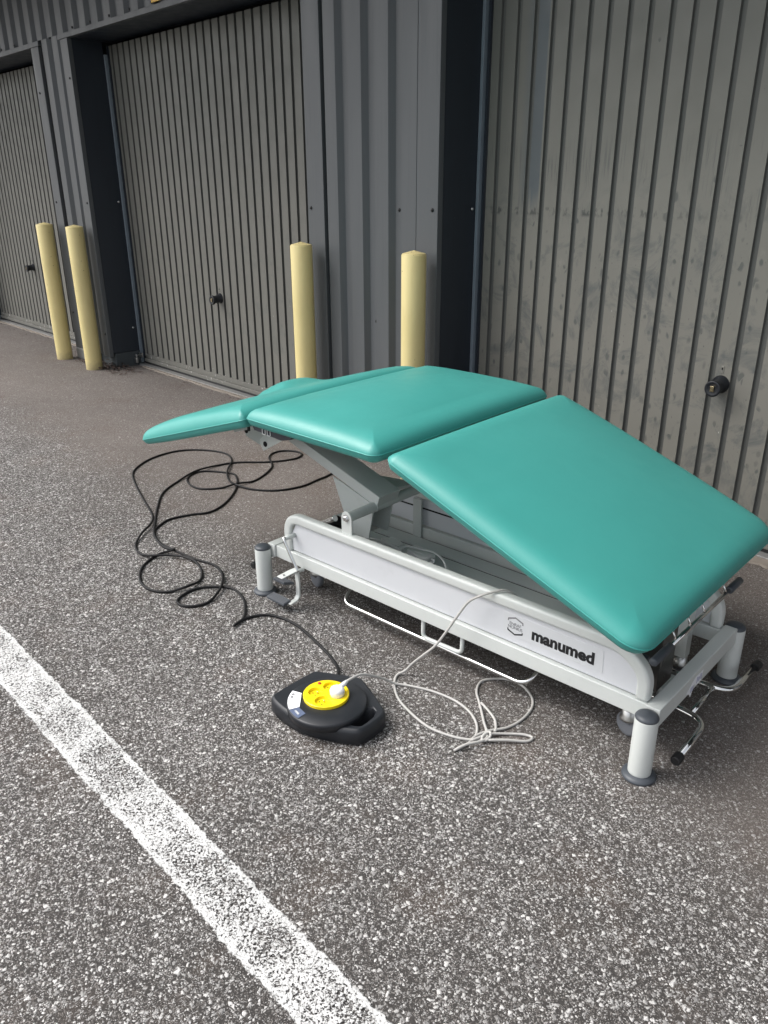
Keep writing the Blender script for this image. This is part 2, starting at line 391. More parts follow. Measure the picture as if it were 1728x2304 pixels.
def frames(pts):
    T = []
    n = len(pts)
    for i in range(n):
        a = pts[max(0, i - 1)]; c = pts[min(n - 1, i + 1)]
        t = (c - a); T.append(t.normalized() if t.length > 1e-9 else Vector((0, 0, 1)))
    up = Vector((0, 0, 1)) if abs(T[0].z) < .9 else Vector((1, 0, 0))
    N = [T[0].cross(up).normalized()]
    for i in range(1, n):
        nn = N[-1] - T[i] * N[-1].dot(T[i]); N.append(nn.normalized())
    return T, N
def tube(bm, pts, r, seg=12, closed_ends=True, sx=1.0, sy=1.0):
    pts = [Vector(p) for p in pts]
    T, N = frames(pts); rings = []
    for i, p in enumerate(pts):
        B = T[i].cross(N[i]); rr = r[i] if isinstance(r, (list, tuple)) else r
        rings.append([bm.verts.new(p + N[i] * cos(2 * pi * k / seg) * rr * sx + B * sin(2 * pi * k / seg) * rr * sy) for k in range(seg)])
    for a, b_ in zip(rings, rings[1:]):
        for k in range(seg): bm.faces.new((a[k], a[(k + 1) % seg], b_[(k + 1) % seg], b_[k]))
    if closed_ends: bm.faces.new(rings[0]); bm.faces.new(rings[-1][::-1])
def sqtube(bm, pts, w, hgt, nrm):
    """square section swept along pts lying in plane with normal nrm"""
    pts = [Vector(p) for p in pts]; T, _ = frames(pts); nrm = Vector(nrm).normalized(); rings = []
    for i, p in enumerate(pts):
        s_ = T[i].cross(nrm).normalized()
        rings.append([bm.verts.new(p + s_ * a * hgt / 2 + nrm * b_ * w / 2) for a, b_ in ((-1, -1), (1, -1), (1, 1), (-1, 1))])
    for a, b_ in zip(rings, rings[1:]):
        for k in range(4): bm.faces.new((a[k], a[(k + 1) % 4], b_[(k + 1) % 4], b_[k]))
    bm.faces.new(rings[0]); bm.faces.new(rings[-1][::-1])
def lathe(bm, prof, c=(0, 0, 0), seg=32, axis=(0, 0, 1)):
    """prof: list of (radius, height) along axis"""
    c = Vector(c); ax = Vector(axis).normalized()
    u = ax.cross(Vector((0, 0, 1)) if abs(ax.z) < .9 else Vector((1, 0, 0))).normalized(); v = ax.cross(u)
    rings = []
    for r, h_ in prof:
        if r < 1e-6: rings.append([bm.verts.new(c + ax * h_)])
        else: rings.append([bm.verts.new(c + ax * h_ + (u * cos(2 * pi * k / seg) + v * sin(2 * pi * k / seg)) * r) for k in range(seg)])
    for a, b_ in zip(rings, rings[1:]):
        if len(a) == 1 and len(b_) == 1: continue
        for k in range(seg):
            k2 = (k + 1) % seg
            if len(a) == 1: bm.faces.new((a[0], b_[k2], b_[k]))
            elif len(b_) == 1: bm.faces.new((a[k], a[k2], b_[0]))
            else: bm.faces.new((a[k], a[k2], b_[k2], b_[k]))
    if len(rings[0]) > 1: bm.faces.new(rings[0][::-1])
    if len(rings[-1]) > 1: bm.faces.new(rings[-1])
def smoothpath(P, n=8, closed=False):
    P = [Vector(p) for p in P]; out = []
    for i in range(len(P) - 1):
        p0 = P[max(i - 1, 0)]; p1 = P[i]; p2 = P[i + 1]; p3 = P[min(i + 2, len(P) - 1)]
        for k in range(n):
            t = k / n
            out.append(0.5 * ((2 * p1) + (-p0 + p2) * t + (2 * p0 - 5 * p1 + 4 * p2 - p3) * t * t + (-p0 + 3 * p1 - 3 * p2 + p3) * t ** 3))
    out.append(P[-1]); return out
def roundpath(P, r, n=6):
    """polyline with filleted corners of radius r"""
    P = [Vector(p) for p in P]; out = [P[0]]
    for i in range(1, len(P) - 1):
        a = (P[i - 1] - P[i]); c = (P[i + 1] - P[i]); d = min(r, a.length * .49, c.length * .49)
        s = P[i] + a.normalized() * d; e = P[i] + c.normalized() * d
        for k in range(n + 1):
            t = k / n; out.append((1 - t) ** 2 * s + 2 * t * (1 - t) * P[i] + t * t * e)
    out.append(P[-1]); return out

# ================================================================== SETTING
bm = bmesh.new(); box(bm, -60, 40, -60, 30, -0.3, 0.0)
tag(obj("ground", bm, M_ASPHALT), "rough grey and brown asphalt full of light stone chippings", kind='structure')
bm = bmesh.new()
v = [bm.verts.new(c) for c in ((-14, -2.80, 0.004), (6, -2.80, 0.004), (6, -2.58, 0.004), (-14, -2.58, 0.004))]; bm.faces.new(v)
tag(obj("painted_line", bm, M_PAINT), "worn white painted line on the asphalt", kind='structure')

# ---- garage building
F = -0.31                      # facade plane; door plane is y = 0
ZL = 2.53                      # lintel underside
bld = empty("garage_building", (-5, 0, 0)); tag(bld, "row of garages clad in dark grey ribbed steel with three doors", "garage building")
def bobj(name, bm, mat, parent=bld, **kw):
    """build in world coordinates below the building root"""
    for v in bm.verts: v.co.x += 5
    return obj(name, bm, mat, parent, **kw)
openings = [(-2.80, 0.10), (-6.665, -3.811), (-10.22, -7.362), (-14.1, -11.2), (1.15, 4.0)]
piers = [(-3.811, -2.80, 1), (-7.362, -6.665, 1), (-11.2, -10.22, 0), (0.10, 1.15, 0)]
DEP = 0.030
def rib_profile(x0, x1, start):
    """trapezoid sheet profile (x,y) from x0 to x1; crests at F, troughs at F+DEP"""
    P = 0.1985; pts = []
    k = math.floor((x0 - start) / P) - 1
    raw = []
    while True:
        s = start + k * P
        if s > x1 + P: break
        raw += [(s, F), (s + 0.097, F), (s + 0.121, F + DEP), (s + 0.174, F + DEP)]
        k += 1
    def yat(x):
        for a, b_ in zip(raw, raw[1:]):
            if a[0] <= x <= b_[0]: return a[1] + (b_[1] - a[1]) * (x - a[0]) / max(1e-9, b_[0] - a[0])
        return F
    pts = [(x0, yat(x0))] + [q for q in raw if x0 < q[0] < x1] + [(x1, yat(x1))]
    return pts
def sheet(bm, prof, z0, z1):
    a = [bm.verts.new((x, y, z0)) for x, y in prof]; b_ = [bm.verts.new((x, y, z1)) for x, y in prof]
    for i in range(len(prof) - 1): bm.faces.new((a[i], a[i + 1], b_[i + 1], b_[i]))
ST = -3.647
# piers
pier_defs = [(-3.64, -2.95), (-7.15, -6.79), (-11.05, -10.35), (0.25, 1.0)]
for (a, b_) in pier_defs:
    bm = bmesh.new(); sheet(bm, rib_profile(a, b_, ST if a > -5 else -7.150), 0.11, ZL + 0.035)
    bobj("pier_cladding", bm, M_CLAD)
bm = bmesh.new(); sheet(bm, rib_profile(-15, 5, ST), ZL + 0.036, 4.3)
bobj("upper_cladding", bm, M_CLAD)
# dark backing behind sheets and above doors, roof, unseen canopy added to shade the facade
bm = bmesh.new()
box(bm, -15, 5, F + 0.06, 4.0, ZL + 0.05, 4.3)
for (a, b_, _) in piers: box(bm, a + .03, b_ - .03, F + 0.06, 4.0, 0.11, ZL + 0.05)
bobj("backing_wall", bm, M_DARKGAP)
bm = bmesh.new(); box(bm, -15.2, 5.2, -1.5, F - .002, 3.30, 3.42); box(bm, -15.2, 5.2, -1.54, -1.5, 3.20, 3.48); box(bm, -15.2, 5.2, F - .0, 4.2, 4.3, 4.42)
bobj("roof_shade_canopy", bm, M_CLAD)
# flashings: right-hand and left-hand trim strips beside each opening, lintel strips
def flash(x0, x1, z0, z1, y=F):
    bm = bmesh.new(); box(bm, x0, x1, y - 0.006, y + 0.03, z0, z1); return bm
for i, (x0, x1) in enumerate(openings):
    bobj("trim_strip", flash(x0 - 0.145 if i != 1 else x0 - .125, x0, 0.10, ZL - 0.002), M_CLAD, bevel=0.0025)
    bobj("trim_strip", flash(x1, x1 + 0.145, 0.10 if i else .1, ZL - 0.002), M_CLAD, bevel=0.0025)
    bobj("lintel_strip", flash(x0 - 0.16, x1 + .165, ZL, ZL + 0.035, F - 0.003), M_CLAD, bevel=0.002)
    # soffit
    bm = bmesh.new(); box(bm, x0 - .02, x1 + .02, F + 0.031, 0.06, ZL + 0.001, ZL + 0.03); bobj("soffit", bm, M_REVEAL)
    # reveals
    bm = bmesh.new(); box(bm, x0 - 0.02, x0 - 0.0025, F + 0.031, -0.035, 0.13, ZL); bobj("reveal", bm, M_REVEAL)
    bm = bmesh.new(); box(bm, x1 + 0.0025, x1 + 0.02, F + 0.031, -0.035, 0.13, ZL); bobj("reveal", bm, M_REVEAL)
    # side tracks
    for xs, sg in ((x0, 1), (x1, -1)):
        bm = bmesh.new(); box(bm, min(xs - .002 * sg, xs + 0.016 * sg), max(xs - .002 * sg, xs + 0.016 * sg), -0.034, 0.03, 0.02, 2.44)
        bobj("side_track", bm, M_TRACK, bevel=0.002)
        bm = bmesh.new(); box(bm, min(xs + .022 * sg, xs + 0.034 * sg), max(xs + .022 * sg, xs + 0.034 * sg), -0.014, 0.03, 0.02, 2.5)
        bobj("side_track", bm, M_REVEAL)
    # aluminium threshold strip and concrete sill
    bm = bmesh.new(); box(bm, x0 + .02, x1 - .02, -0.062, 0.03, -0.01, 0.014); bobj("threshold", bm, M_THRESH, bevel=0.003)
# dark slots between trim and first crest
for xa, xb in ((-3.664, -3.642), (-7.217, -7.152)):
    bm = bmesh.new(); box(bm, xa, xb, F + 0.02, F + 0.05, 0.11, ZL - 0.002); bobj("shadow_gap", bm, M_DARKGAP)
# plinth and reveal foot
for (a, b_, _) in piers:
    bm = bmesh.new(); box(bm, a - 0.01, b_ + 0.01, F + 0.045, 0.1, 0.0, 0.125); bobj("plinth", bm, M_PLINTH)
bm = bmesh.new()
for (a, b_) in ((-7.36, -6.95),): box(bm, a, b_, F - .012, F + .04, 0.0, 0.10)
bobj("pier_sill", bm, M_THRESH, bevel=0.01)
# screws
def screw(bm, x, z, y=F - 0.006, ax=(0, -1, 0)):
    lathe(bm, [(0.0095, 0), (0.0095, 0.002), (0.006, 0.0025), (0.006, 0.007), (0.0, 0.0075)], (x, y, z), 10, ax)
SCREWS = [(-3.78, 1.372, F - .006), (-3.07, 1.373, F + .0), (-2.835, 1.377, F - .006), (-3.47, 1.956, F + DEP), (-3.28, .788, F + DEP), (-7.31, 1.36, F - .006), (-6.70, 1.36, F - .006),
          (-7.31, 2.20, F - .006), (-6.70, 2.26, F - .006), (-7.31, .42, F - .006), (-6.70, .3, F - .006)]
for k in range(7): SCREWS.append((-6.55 + k * .30, 2.583, F - .001))
for k in range(5): SCREWS.append((-8.9 + k * .30, 2.583, F - .001))
for x, z, y in SCREWS:
    bm = bmesh.new(); screw(bm, x, z, y); bobj("screw", bm, M_BLACKCAP, smooth=True)
for x, z, y in ((-6.663, 1.365, -.06), (-6.663, .33, -.07), (-2.80, 1.377, -.06)):
    bm = bmesh.new(); screw(bm, x, z, y, (1, 0, 0)); bobj("screw", bm, M_STEEL, smooth=True)

# doors: folded section with grooves
SP = 0.0948396
def door(x0, x1, g0, mat, label, hx, hz):
    gx = []
    k = math.ceil((x0 + 0.05 - g0) / SP)
    prof = [(x0 + .036, 0.0)]
    while g0 + k * SP < x1 - 0.07:
        s = g0 + k * SP
        prof += [(s, 0.0), (s + 0.003, 0.013), (s + 0.021, 0.013), (s + 0.027, 0.0)]
        k += 1
    prof.append((x1 - .036, 0.0))
    bm = bmesh.new(); zs = [0.10, 2.5]
    sheet(bm, prof, zs[0], zs[1])
    for v in bm.verts: v.co.x += 5
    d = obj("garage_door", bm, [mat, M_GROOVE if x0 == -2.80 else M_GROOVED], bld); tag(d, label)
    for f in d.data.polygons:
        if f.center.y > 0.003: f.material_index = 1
    # plain bottom section
    bm = bmesh.new(); box(bm, x0 + .036, x1 - .036, -0.004, 0.02, 0.062, 0.0985); bobj("bottom_rail", bm, mat, d, bevel=0.002)
    bm = bmesh.new(); box(bm, x0 + .04, x1 - .04, -0.016, 0.02, 0.030, 0.0605); bobj("bottom_rail", bm, mat, d, bevel=0.003)
    bm = bmesh.new(); box(bm, x0 + .04, x1 - .04, -0.012, 0.02, 0.0145, 0.0285); bobj("weather_seal", bm, M_BLACKCAP, d)
    # handle: black round knob on an oval base with a lock
    bm = bmesh.new()
    lathe(bm, [(0.0, 0.0), (0.034, 0.0), (0.034, 0.004), (0.026, 0.012), (0.0245, 0.048), (0.030, 0.056), (0.031, 0.066), (0.028, 0.070), (0.022, 0.067), (0.0, 0.066)], (hx, 0.001, hz), 32, (0, -1, 0))
    for v in bm.verts: v.co = Vector((hx + (v.co.x - hx) * 1.12, v.co.y * 1.15, hz + (v.co.z - hz) * 1.12 - (0.001 - v.co.y) * 0.12))
    hd = bobj("handle", bm, M_BLACKPL, d, smooth=True)
    bm = bmesh.new(); box(bm, hx - .008, hx + .008, -.081, -.075, hz - .020, hz + .004); bobj("lock_barrel", bm, M_BRASS, hd, bevel=0.001)
    bm = bmesh.new(); box(bm, hx - .010, hx + .006, -.0025, .002, hz + .045, hz + .078); bobj("keyhole_cover", bm, mat, d, bevel=0.004)
    bm = bmesh.new(); box(bm, hx - .004, hx + .000, -.0045, -.0026, hz + .062, hz + .071); bobj("keyhole", bm, M_DARKGAP, d)
    return d
door(-2.80, 0.10, -2.8107, M_DOOR1, "nearest wide ribbed garage door covered in dark finger marks and white scratches", -1.425, 0.700)
door(-6.665, -3.811, -6.5989, M_DOOR2, "ribbed garage door between two piers, padlocked at its bottom corner", -5.315, 0.700)
door(-10.22, -7.362, -8.916, M_DOOR3, "farthest ribbed garage door with black handle", -8.93, 0.690)
door(1.15, 4.0, 1.2, M_DOOR2, "garage door beyond the right edge", 2.6, 0.70)
door(-14.1, -11.2, -14.0, M_DOOR2, "garage door beyond the left edge", -12.6, 0.70)

# concrete sill lip in front of the doors
def rough_strip(bm, x0, x1, y0, y1, z, n=90):
    A = []; B = []; A0 = []
    for i in range(n + 1):
        x = x0 + (x1 - x0) * i / n
        yy = y0 + random.uniform(-0.010, 0.010)
        A0.append(bm.verts.new((x, yy - 0.006, -0.002))); A.append(bm.verts.new((x, yy, z))); B.append(bm.verts.new((x, y1, z)))
    for i in range(n):
        bm.faces.new((A[i], A[i + 1], B[i + 1], B[i])); bm.faces.new((A0[i], A0[i + 1], A[i + 1], A[i]))
for x0, x1 in ((-2.84, 0.14), (-6.55, -3.77), (-10.3, -7.0)):
    bm = bmesh.new(); rough_strip(bm, x0, x1, -0.125 if x0 > -3 else -0.088, -0.03, 0.008)
    tag(obj("concrete_sill", bm, M_CONC), kind='structure')

# yellow sign above the second door
sg = empty("sign", (-5.27, F - 0.012, 2.70)); tag(sg, "yellow plate fixed on the ribbed cladding above the middle door", "sign")
bm = bmesh.new(); box(bm, -.062, .062, -.004, .004, -.125, .125); obj("plate", bm, simple("sign_yellow", (0.62, 0.36, 0.02), 0.4), sg, bevel=.002)
for z in (-.105, .105):
    bm = bmesh.new(); lathe(bm, [(0.005, 0), (0.005, .002), (0, .003)], (0, -.004, z), 10, (0, -1, 0)); obj("rivet", bm, M_STEEL, sg)

# padlock at the bottom left corner of the second door
pl = empty("padlock", (-6.625, -0.095, 0.0)); tag(pl, "small steel padlock hanging at the bottom corner of the middle door", "padlock")
bm = bmesh.new(); obox(bm, (0, 0, .052), (1, 0, 0), (0, 1, 0), (0, 0, 1), .040, .022, .048)
obj("lock_body", bm, M_STEEL, pl, bevel=.006)
bm = bmesh.new(); tube(bm, [(cos(a) * .014, 0, .076 + .014 * .2 + max(0, sin(a)) * .026) for a in [pi * k / 14 for k in range(15)]], .0032, 8)
obj("shackle", bm, M_CHROME, pl, smooth=True)
bm = bmesh.new(); box(bm, -.008, .055, .035, .040, .075, .118); box(bm, -.004, .030, -.01, .0345, .096, .100)
obj("hasp", bm, M_STEEL, pl, bevel=.001)

# debris of dry leaves under the reveal
bm = bmesh.new()
for k in range(520):
    t = random.random()
    x = -6.95 + random.gauss(0.18, 0.16); y = -0.34 + random.gauss(0.06, .06); z = 0.004 + abs(random.gauss(0, .016))
    if k > 400: x = random.uniform(-7.2, -6.3); y = random.uniform(-.42, -.2); z = .004
    L = random.uniform(.008, .028); a = random.uniform(0, pi); wd = L * random.uniform(.12, .4)
    d = Vector((cos(a), sin(a), random.uniform(-.4, .4))) * L; s = Vector((-sin(a), cos(a), random.uniform(-.6, .6))) * wd
    c = Vector((x, y, z + L * .2))
    bm.faces.new([bm.verts.new(c + q) for q in (d, s, -d, -s)])
tag(obj("leaf_litter", bm, M_LEAF), "small heap of dry brown plant debris against the foot of the pier", kind='stuff')

bm = bmesh.new()
for k in range(420):
    x = random.uniform(-11, 0.3); y = -0.10 - abs(random.gauss(0, .10)); L = random.uniform(.003, .011); a = random.uniform(0, pi)
    d = Vector((cos(a), sin(a), .1)) * L; q_ = Vector((-sin(a), cos(a), random.uniform(0, .5))) * L * random.uniform(.3, .8); c = Vector((x, y, .003 + L * .3))
    bm.faces.new([bm.verts.new(c + t_) for t_ in (d, q_, -d, -q_)])
tag(obj("grit", bm, M_LEAF), "loose brown grit scattered along the foot of the doors", kind='stuff')

# ---- bollards
def bollard(x, y, label, dia=.128):
    b0 = empty("bollard", (x, y, 0)); tag(b0, label, "bollard", "yellow bollards beside the garage doors")
    r = dia / 2
    bm = bmesh.new(); lathe(bm, [(r, -.05), (r, 0.0), (r, .4), (r, .8), (r, 1.172), (r - .002, 1.176)], seg=48)
    obj("post", bm, M_BOLLARD, b0, smooth=False)
    o = b0.children[0]
    for f in o.data.polygons: f.use_smooth = abs(f.normal.z) < .5
    bm = bmesh.new(); lathe(bm, [(r - .003, 1.1765), (r * .93, 1.180), (0, 1.195)], seg=48)
    obj("cap", bm, M_BOLLARD, b0)
    return b0
bollard(-7.40, -.42, "leftmost pale yellow bollard, by the farthest garage door", .140)
bollard(-6.78, -.42, "pale yellow bollard standing beside the dark recess of the middle door", .140)
bollard(-3.755, -.42, "pale yellow bollard at the right edge of the middle door, foot hidden", .126)
bollard(-2.857, -.42, "rightmost pale yellow bollard, beside the nearest door, partly hidden by the teal couch", .124)

# ================================================================== TREATMENT COUCH
TH = 0.074124838
CO = Vector((-2.3501425, -1.76289584, 0.0))
couch = empty("treatment_couch", CO, TH)
tag(couch, "teal padded treatment couch on a white steel frame with its leg section sloping down", "treatment couch")

def chaikin(P, it=3):
    for _ in range(it):
        Q = []
        for i in range(len(P)):
            a = P[i]; b_ = P[(i + 1) % len(P)]; Q += [a.lerp(b_, .25), a.lerp(b_, .75)]
        P = Q
    return P
def densify(P, step):
    Q = []
    for i in range(len(P)):
        a = P[i]; b_ = P[(i + 1) % len(P)]; n = max(1, int((b_ - a).length / step))
        for k in range(n): Q.append(a.lerp(b_, k / n))
    return Q
def rrect(x0, x1, y0, y1, rr, d, n=7, nedge=14):
    """rounded rectangle inset by d, constant point count; rr = radii at (x0y0,x1y0,x1y1,x0y1)"""
    P = []
    cs = [(x0, y0, 1, 1, pi, rr[0]), (x1, y0, -1, 1, 1.5 * pi, rr[1]), (x1, y1, -1, -1, 0, rr[2]), (x0, y1, 1, -1, .5 * pi, rr[3])]
    arcs = []
    for (cx, cy, sx, sy, a0, R) in cs:
        Re = max(R - d, 0.0015)
        ox, oy = cx + sx * (d + Re), cy + sy * (d + Re)
        arcs.append([Vector((ox + cos(a0 + .5 * pi * k / n) * Re, oy + sin(a0 + .5 * pi * k / n) * Re)) for k in range(n + 1)])
    for i in range(4):
        P += arcs[i]
        a = arcs[i][-1]; b_ = arcs[(i + 1) % 4][0]
        for k in range(1, nedge): P.append(a.lerp(b_, k / nedge))
    return P
def offset_poly(P, d):
    n = len(P); out = []
    for i in range(n):
        a = P[i - 1]; c = P[(i + 1) % n]; t = (c - a).normalized(); nn = Vector((-t.y, t.x))
        out.append(P[i] + nn * d)
    return out
TOP0 = [(0.0, 0.0), (0.0005, 0.004), (0.003, 0.012), (0.009, 0.021), (0.018, 0.0285), (0.030, 0.0335), (0.046, 0.037), (0.064, 0.0390)]
BOT0 = [(0.0, 0.0), (0.0004, -0.004), (0.004, -0.014), (0.010, -0.024), (0.016, -0.027)]
def pad(name, outline_fn, parent, loc, ry, crown=0.008, label=None, convex=True, center=None, kt=1.0, kd=1.0, kb=1.0, extra=None, taper=None):
    bm = bmesh.new()
    TOPP = [(d * kd, h_ * kt) for d, h_ in TOP0]; BOTP = [(d, h_ * kb) for d, h_ in BOT0]
    rings = []
    for d, h_ in BOTP[::-1]: rings.append([bm.verts.new((p.x, p.y, h_)) for p in outline_fn(d)])
    for d, h_ in TOPP[1:]: rings.append([bm.verts.new((p.x, p.y, h_)) for p in outline_fn(d)])
    dl, hl = TOPP[-1]
    last = outline_fn(dl); c = center
    xs = [p.x for p in last]; ys = [p.y for p in last]
    mx, hx, my, hy = (min(xs) + max(xs)) / 2, (max(xs) - min(xs)) / 2, (min(ys) + max(ys)) / 2, (max(ys) - min(ys)) / 2
    def dome(x, y):
        fx = max(0.0, 1 - min(1, abs(x - mx) / hx) ** 2.2); fy = max(0.0, 1 - min(1, abs(y - my) / hy) ** 2.2)
        return hl + crown * fx * fy + (extra(x, y) if extra else 0.0)
    for t in [q / 26 for q in range(1, 26)]:
        rings.append([bm.verts.new((p.x + (c[0] - p.x) * t, p.y + (c[1] - p.y) * t, dome(p.x + (c[0] - p.x) * t, p.y + (c[1] - p.y) * t))) for p in last])
    cv = bm.verts.new((c[0], c[1], dome(c[0], c[1])))
    n = len(rings[0])
    for a, b_ in zip(rings, rings[1:]):
        for k in range(n): bm.faces.new((a[k], a[(k + 1) % n], b_[(k + 1) % n], b_[k]))
    for k in range(n): bm.faces.new((rings[-1][k], rings[-1][(k + 1) % n], cv))
    for v in bm.verts:
        if v.co.z > 0: v.co.z *= .74 + .38 * (1 - min(1, abs(v.co.x - mx) / (hx + dl)) ** 3 * min(1, abs(v.co.y - my) / (hy + dl)) ** 3)
    if taper:
        for v in bm.verts: v.co.z *= taper(v.co.x)
    bm.faces.new(rings[0][::-1])
    o = obj(name, bm, M_VINYL, parent, smooth=True); o.location = loc; o.rotation_euler = (0, ry, 0)
    # welt along the seam
    bm = bmesh.new(); P = outline_fn(0.0); pts = [Vector((p.x, p.y, -0.0005)) for p in P] + [Vector((P[0].x, P[0].y, -0.0005)), ]
    tube(bm, pts, 0.0024, 6, False)
    s = obj("seam", bm, M_VINYL, o, smooth=True)
    if label: o['label'] = label
    return o
W0, W1 = -0.150, 0.815
# middle cushion (flat)
mid = pad("middle_cushion", lambda d: rrect(0, .603, W0, W1, (.030, .034, .034, .034), d), couch, (0.137, 0, 0.771), radians(0.6), .022, "flat middle section cushion", True, (.30, .33), 1.12, 1.5, 1.0)
# leg cushion, slopes down to the right
LEG_A = math.atan2(0.312, 0.822)
leg = pad("leg_cushion", lambda d: rrect(0, .885, W0, W1, (.034, .065, .075, .034), d), couch, (0.776, 0, 0.769), LEG_A, .018, "large sloping leg section cushion", True, (.44, .33), 1.0, 1.5, 1.0)
# head cushion, slopes down to the left; raised ear at its far corner
HL = 0.765
def ear(x, y):
    return .040 * math.exp(-((x + .60) / .13) ** 4 - ((y - .56) / .12) ** 4)
def htaper(x):
    t = min(1, max(0, (-x - .40) / .345)); return 1 - .30 * t * t
head = pad("head_cushion", lambda d: rrect(-HL, -.001, W0, W1, (.11, .022, .022, .11), d), couch, (0.126, 0, 0.759), -radians(17.3), .006, "head section cushion tilted down to the left", True, (-HL / 2, .33), 1.35, 1.15, 1.0, ear, htaper)

def cobj(name, bm, mat, parent=couch, **kw): return obj(name, bm, mat, parent, **kw)

# ---- base frame
ZB0, ZB1 = 0.154, 0.203
def leg_post(x, y, yin):
    bm = bmesh.new(); lathe(bm, [(.0305, .012), (.0315, .02), (.0315, .188), (.031, .191)], (x, y, 0), 40)
    o = cobj("leg", bm, M_CREAM)
    for f in o.data.polygons: f.use_smooth = abs(f.normal.z) < .5
    bm = bmesh.new(); lathe(bm, [(.0312, .1905), (.0315, .194), (.028, .200), (.018, .2045), (0, .206)], (x, y, 0), 40); obj("cap", bm, M_RUBBER, o, smooth=True)
    bm = bmesh.new(); lathe(bm, [(.045, 0.0), (.0465, .003), (.0455, .008), (.040, .012), (.0318, .0155)], (x, y, 0), 40); obj("foot", bm, M_RUBBER, o, smooth=True)
leg_post(0.0, 0.0, 1); leg_post(1.582, -0.005, 1); leg_post(1.587, 0.617, -1); leg_post(0.0, 0.617, -1)
# end beams
for x in (1.583, 0.022):
    bm = bmesh.new(); box(bm, x - .020, x + .020, .025, .588, ZB0 - .004 if x > 1 else ZB0, ZB1 + .003); cobj("end_beam", bm, M_CREAM, bevel=.003)
def side(yc):
    """bottom beam, arched top tube, and panel"""
    bm = bmesh.new(); box(bm, 0.042, 1.563, yc - .020, yc + .020, ZB0, ZB1); cobj("side_beam", bm, M_CREAM, bevel=.003)
    xl, xr = .108, 1.543
    pts = roundpath([(xl, yc, ZB1 - .001), (xl, yc, .341), (xr - .070, yc, .341), (xr + .001, yc, .282), (xr, yc, ZB1 - .001)], .085, 10)
    bm = bmesh.new(); sqtube(bm, pts, .038, .038, (0, 1, 0)); cobj("side_rail", bm, M_CREAM, bevel=.011, bseg=3)
    bm = bmesh.new()
    poly = [(xl + .02, ZB1 + .004), (xl + .015, .27), (xl + .04, .318), (xl + .08, .326), (xr - .08, .326), (xr - .035, .305), (xr - .012, .265), (xr - .015, ZB1 + .004)]
    prism(bm, poly, 'y', yc - .006, yc + .006); return cobj("side_panel", bm, M_PANEL, bevel=.002)
YN, YF = .052, .565
pn = side(YN); pf = side(YF)
# far frame inner uprights and slot
bm = bmesh.new(); box(bm, .312, .356, YF - .030, YF - .0205, ZB0, .324); cobj("upright", bm, M_GREYMETAL, bevel=.002)
bm = bmesh.new(); box(bm, .15, 1.45, YF - .0085, YF - .0065, .278, .284); cobj("panel_joint", bm, M_DARKGAP)
# hex bolt bracket on near rail
bm = bmesh.new()
pts = [(.393, .352), (.443, .352), (.443, .418)] + [(.418 + .025 * cos(a), .418 + .025 * sin(a)) for a in [pi * k / 10 for k in range(1, 10)]] + [(.393, .418)]
prism(bm, pts, 'y', .047, .055); cobj("pivot_bracket", bm, M_CREAM, bevel=.002)
bm = bmesh.new(); lathe(bm, [(.0135, 0), (.0135, .002), (.010, .0025)], (.418, .0465, .419), 24, (0, -1, 0)); lathe(bm, [(.0095, .0025), (.0095, .009), (.006, .0105), (0, .0105)], (.418, .0465, .419), 6, (0, -1, 0)); cobj("bolt", bm, M_CHROME)
# pivot tube across
bm = bmesh.new(); tube(bm, [(.418, .058, .419), (.418, .19, .419)], .0185, 28); tube(bm, [(.418, .19, .419), (.418, .555, .419)], .0195, 28)
cobj("pivot_tube", bm, M_GREYMETAL, smooth=True, bevel=.001)
bm = bmesh.new(); tube(bm, [(.418, .186, .419), (.418, .194, .419)], .0212, 28); cobj("weld_collar", bm, M_GREYMETAL, bevel=.002)
# tray between the side frames
bm = bmesh.new(); box(bm, .16, 1.44, .0735, .450, .155, .160); cobj("base_tray", bm, M_GREYMETAL)
bm = bmesh.new(); box(bm, .16, 1.44, .440, .470, .125, .150); cobj("tray_slot", bm, M_DARKGAP)
bm = bmesh.new(); box(bm, .16, 1.44, .462, .534, .155, .160); cobj("tray_flange", bm, M_GREYMETAL)
# lifting arm (box section)
A0 = Vector((.445, 0, .452)); A1 = Vector((-.02, 0, .603))
ad = (A1 - A0).normalized(); an = Vector((ad.z, 0, -ad.x)); an = an if an.z > 0 else -an
bm = bmesh.new()
hA = .038
poly = [A0 + an * .012, A1 + an * .008, A1 - an * hA * .8, A0 - an * (hA - .006)]
prism(bm, [(p.x, p.z) for p in poly], 'y', .186, .300); cobj("lift_arm", bm, M_GREYMETAL, bevel=.003)
bm = bmesh.new()
gus = [(.215, .487), (.255, .478), (.43, .425), (.418, .395), (.395, .285), (.300, .285)]
prism(bm, gus, 'y', .183, .189)
prism(bm, gus, 'y', .286, .292)
cobj("gusset_plate", bm, M_GREYMETAL, bevel=.001)
bm = bmesh.new(); prism(bm, [(.301, .28), (.315, .30), (.315, .40), (.30, .40)], 'y', .19, .285); cobj("gusset_web", bm, M_GREYMETAL)
bm = bmesh.new()
v = [bm.verts.new(c) for c in ((.33, .301, .490), (.33, .301, .480), (.418, .46, .436), (.418, .46, .428), (.418, .301, .462), (.418, .301, .45))]
for f in ((0, 2, 4), (1, 5, 3), (0, 1, 3, 2), (2, 3, 5, 4), (4, 5, 1, 0)): bm.faces.new([v[i] for i in f])
cobj("stiffener", bm, M_GREYMETAL)
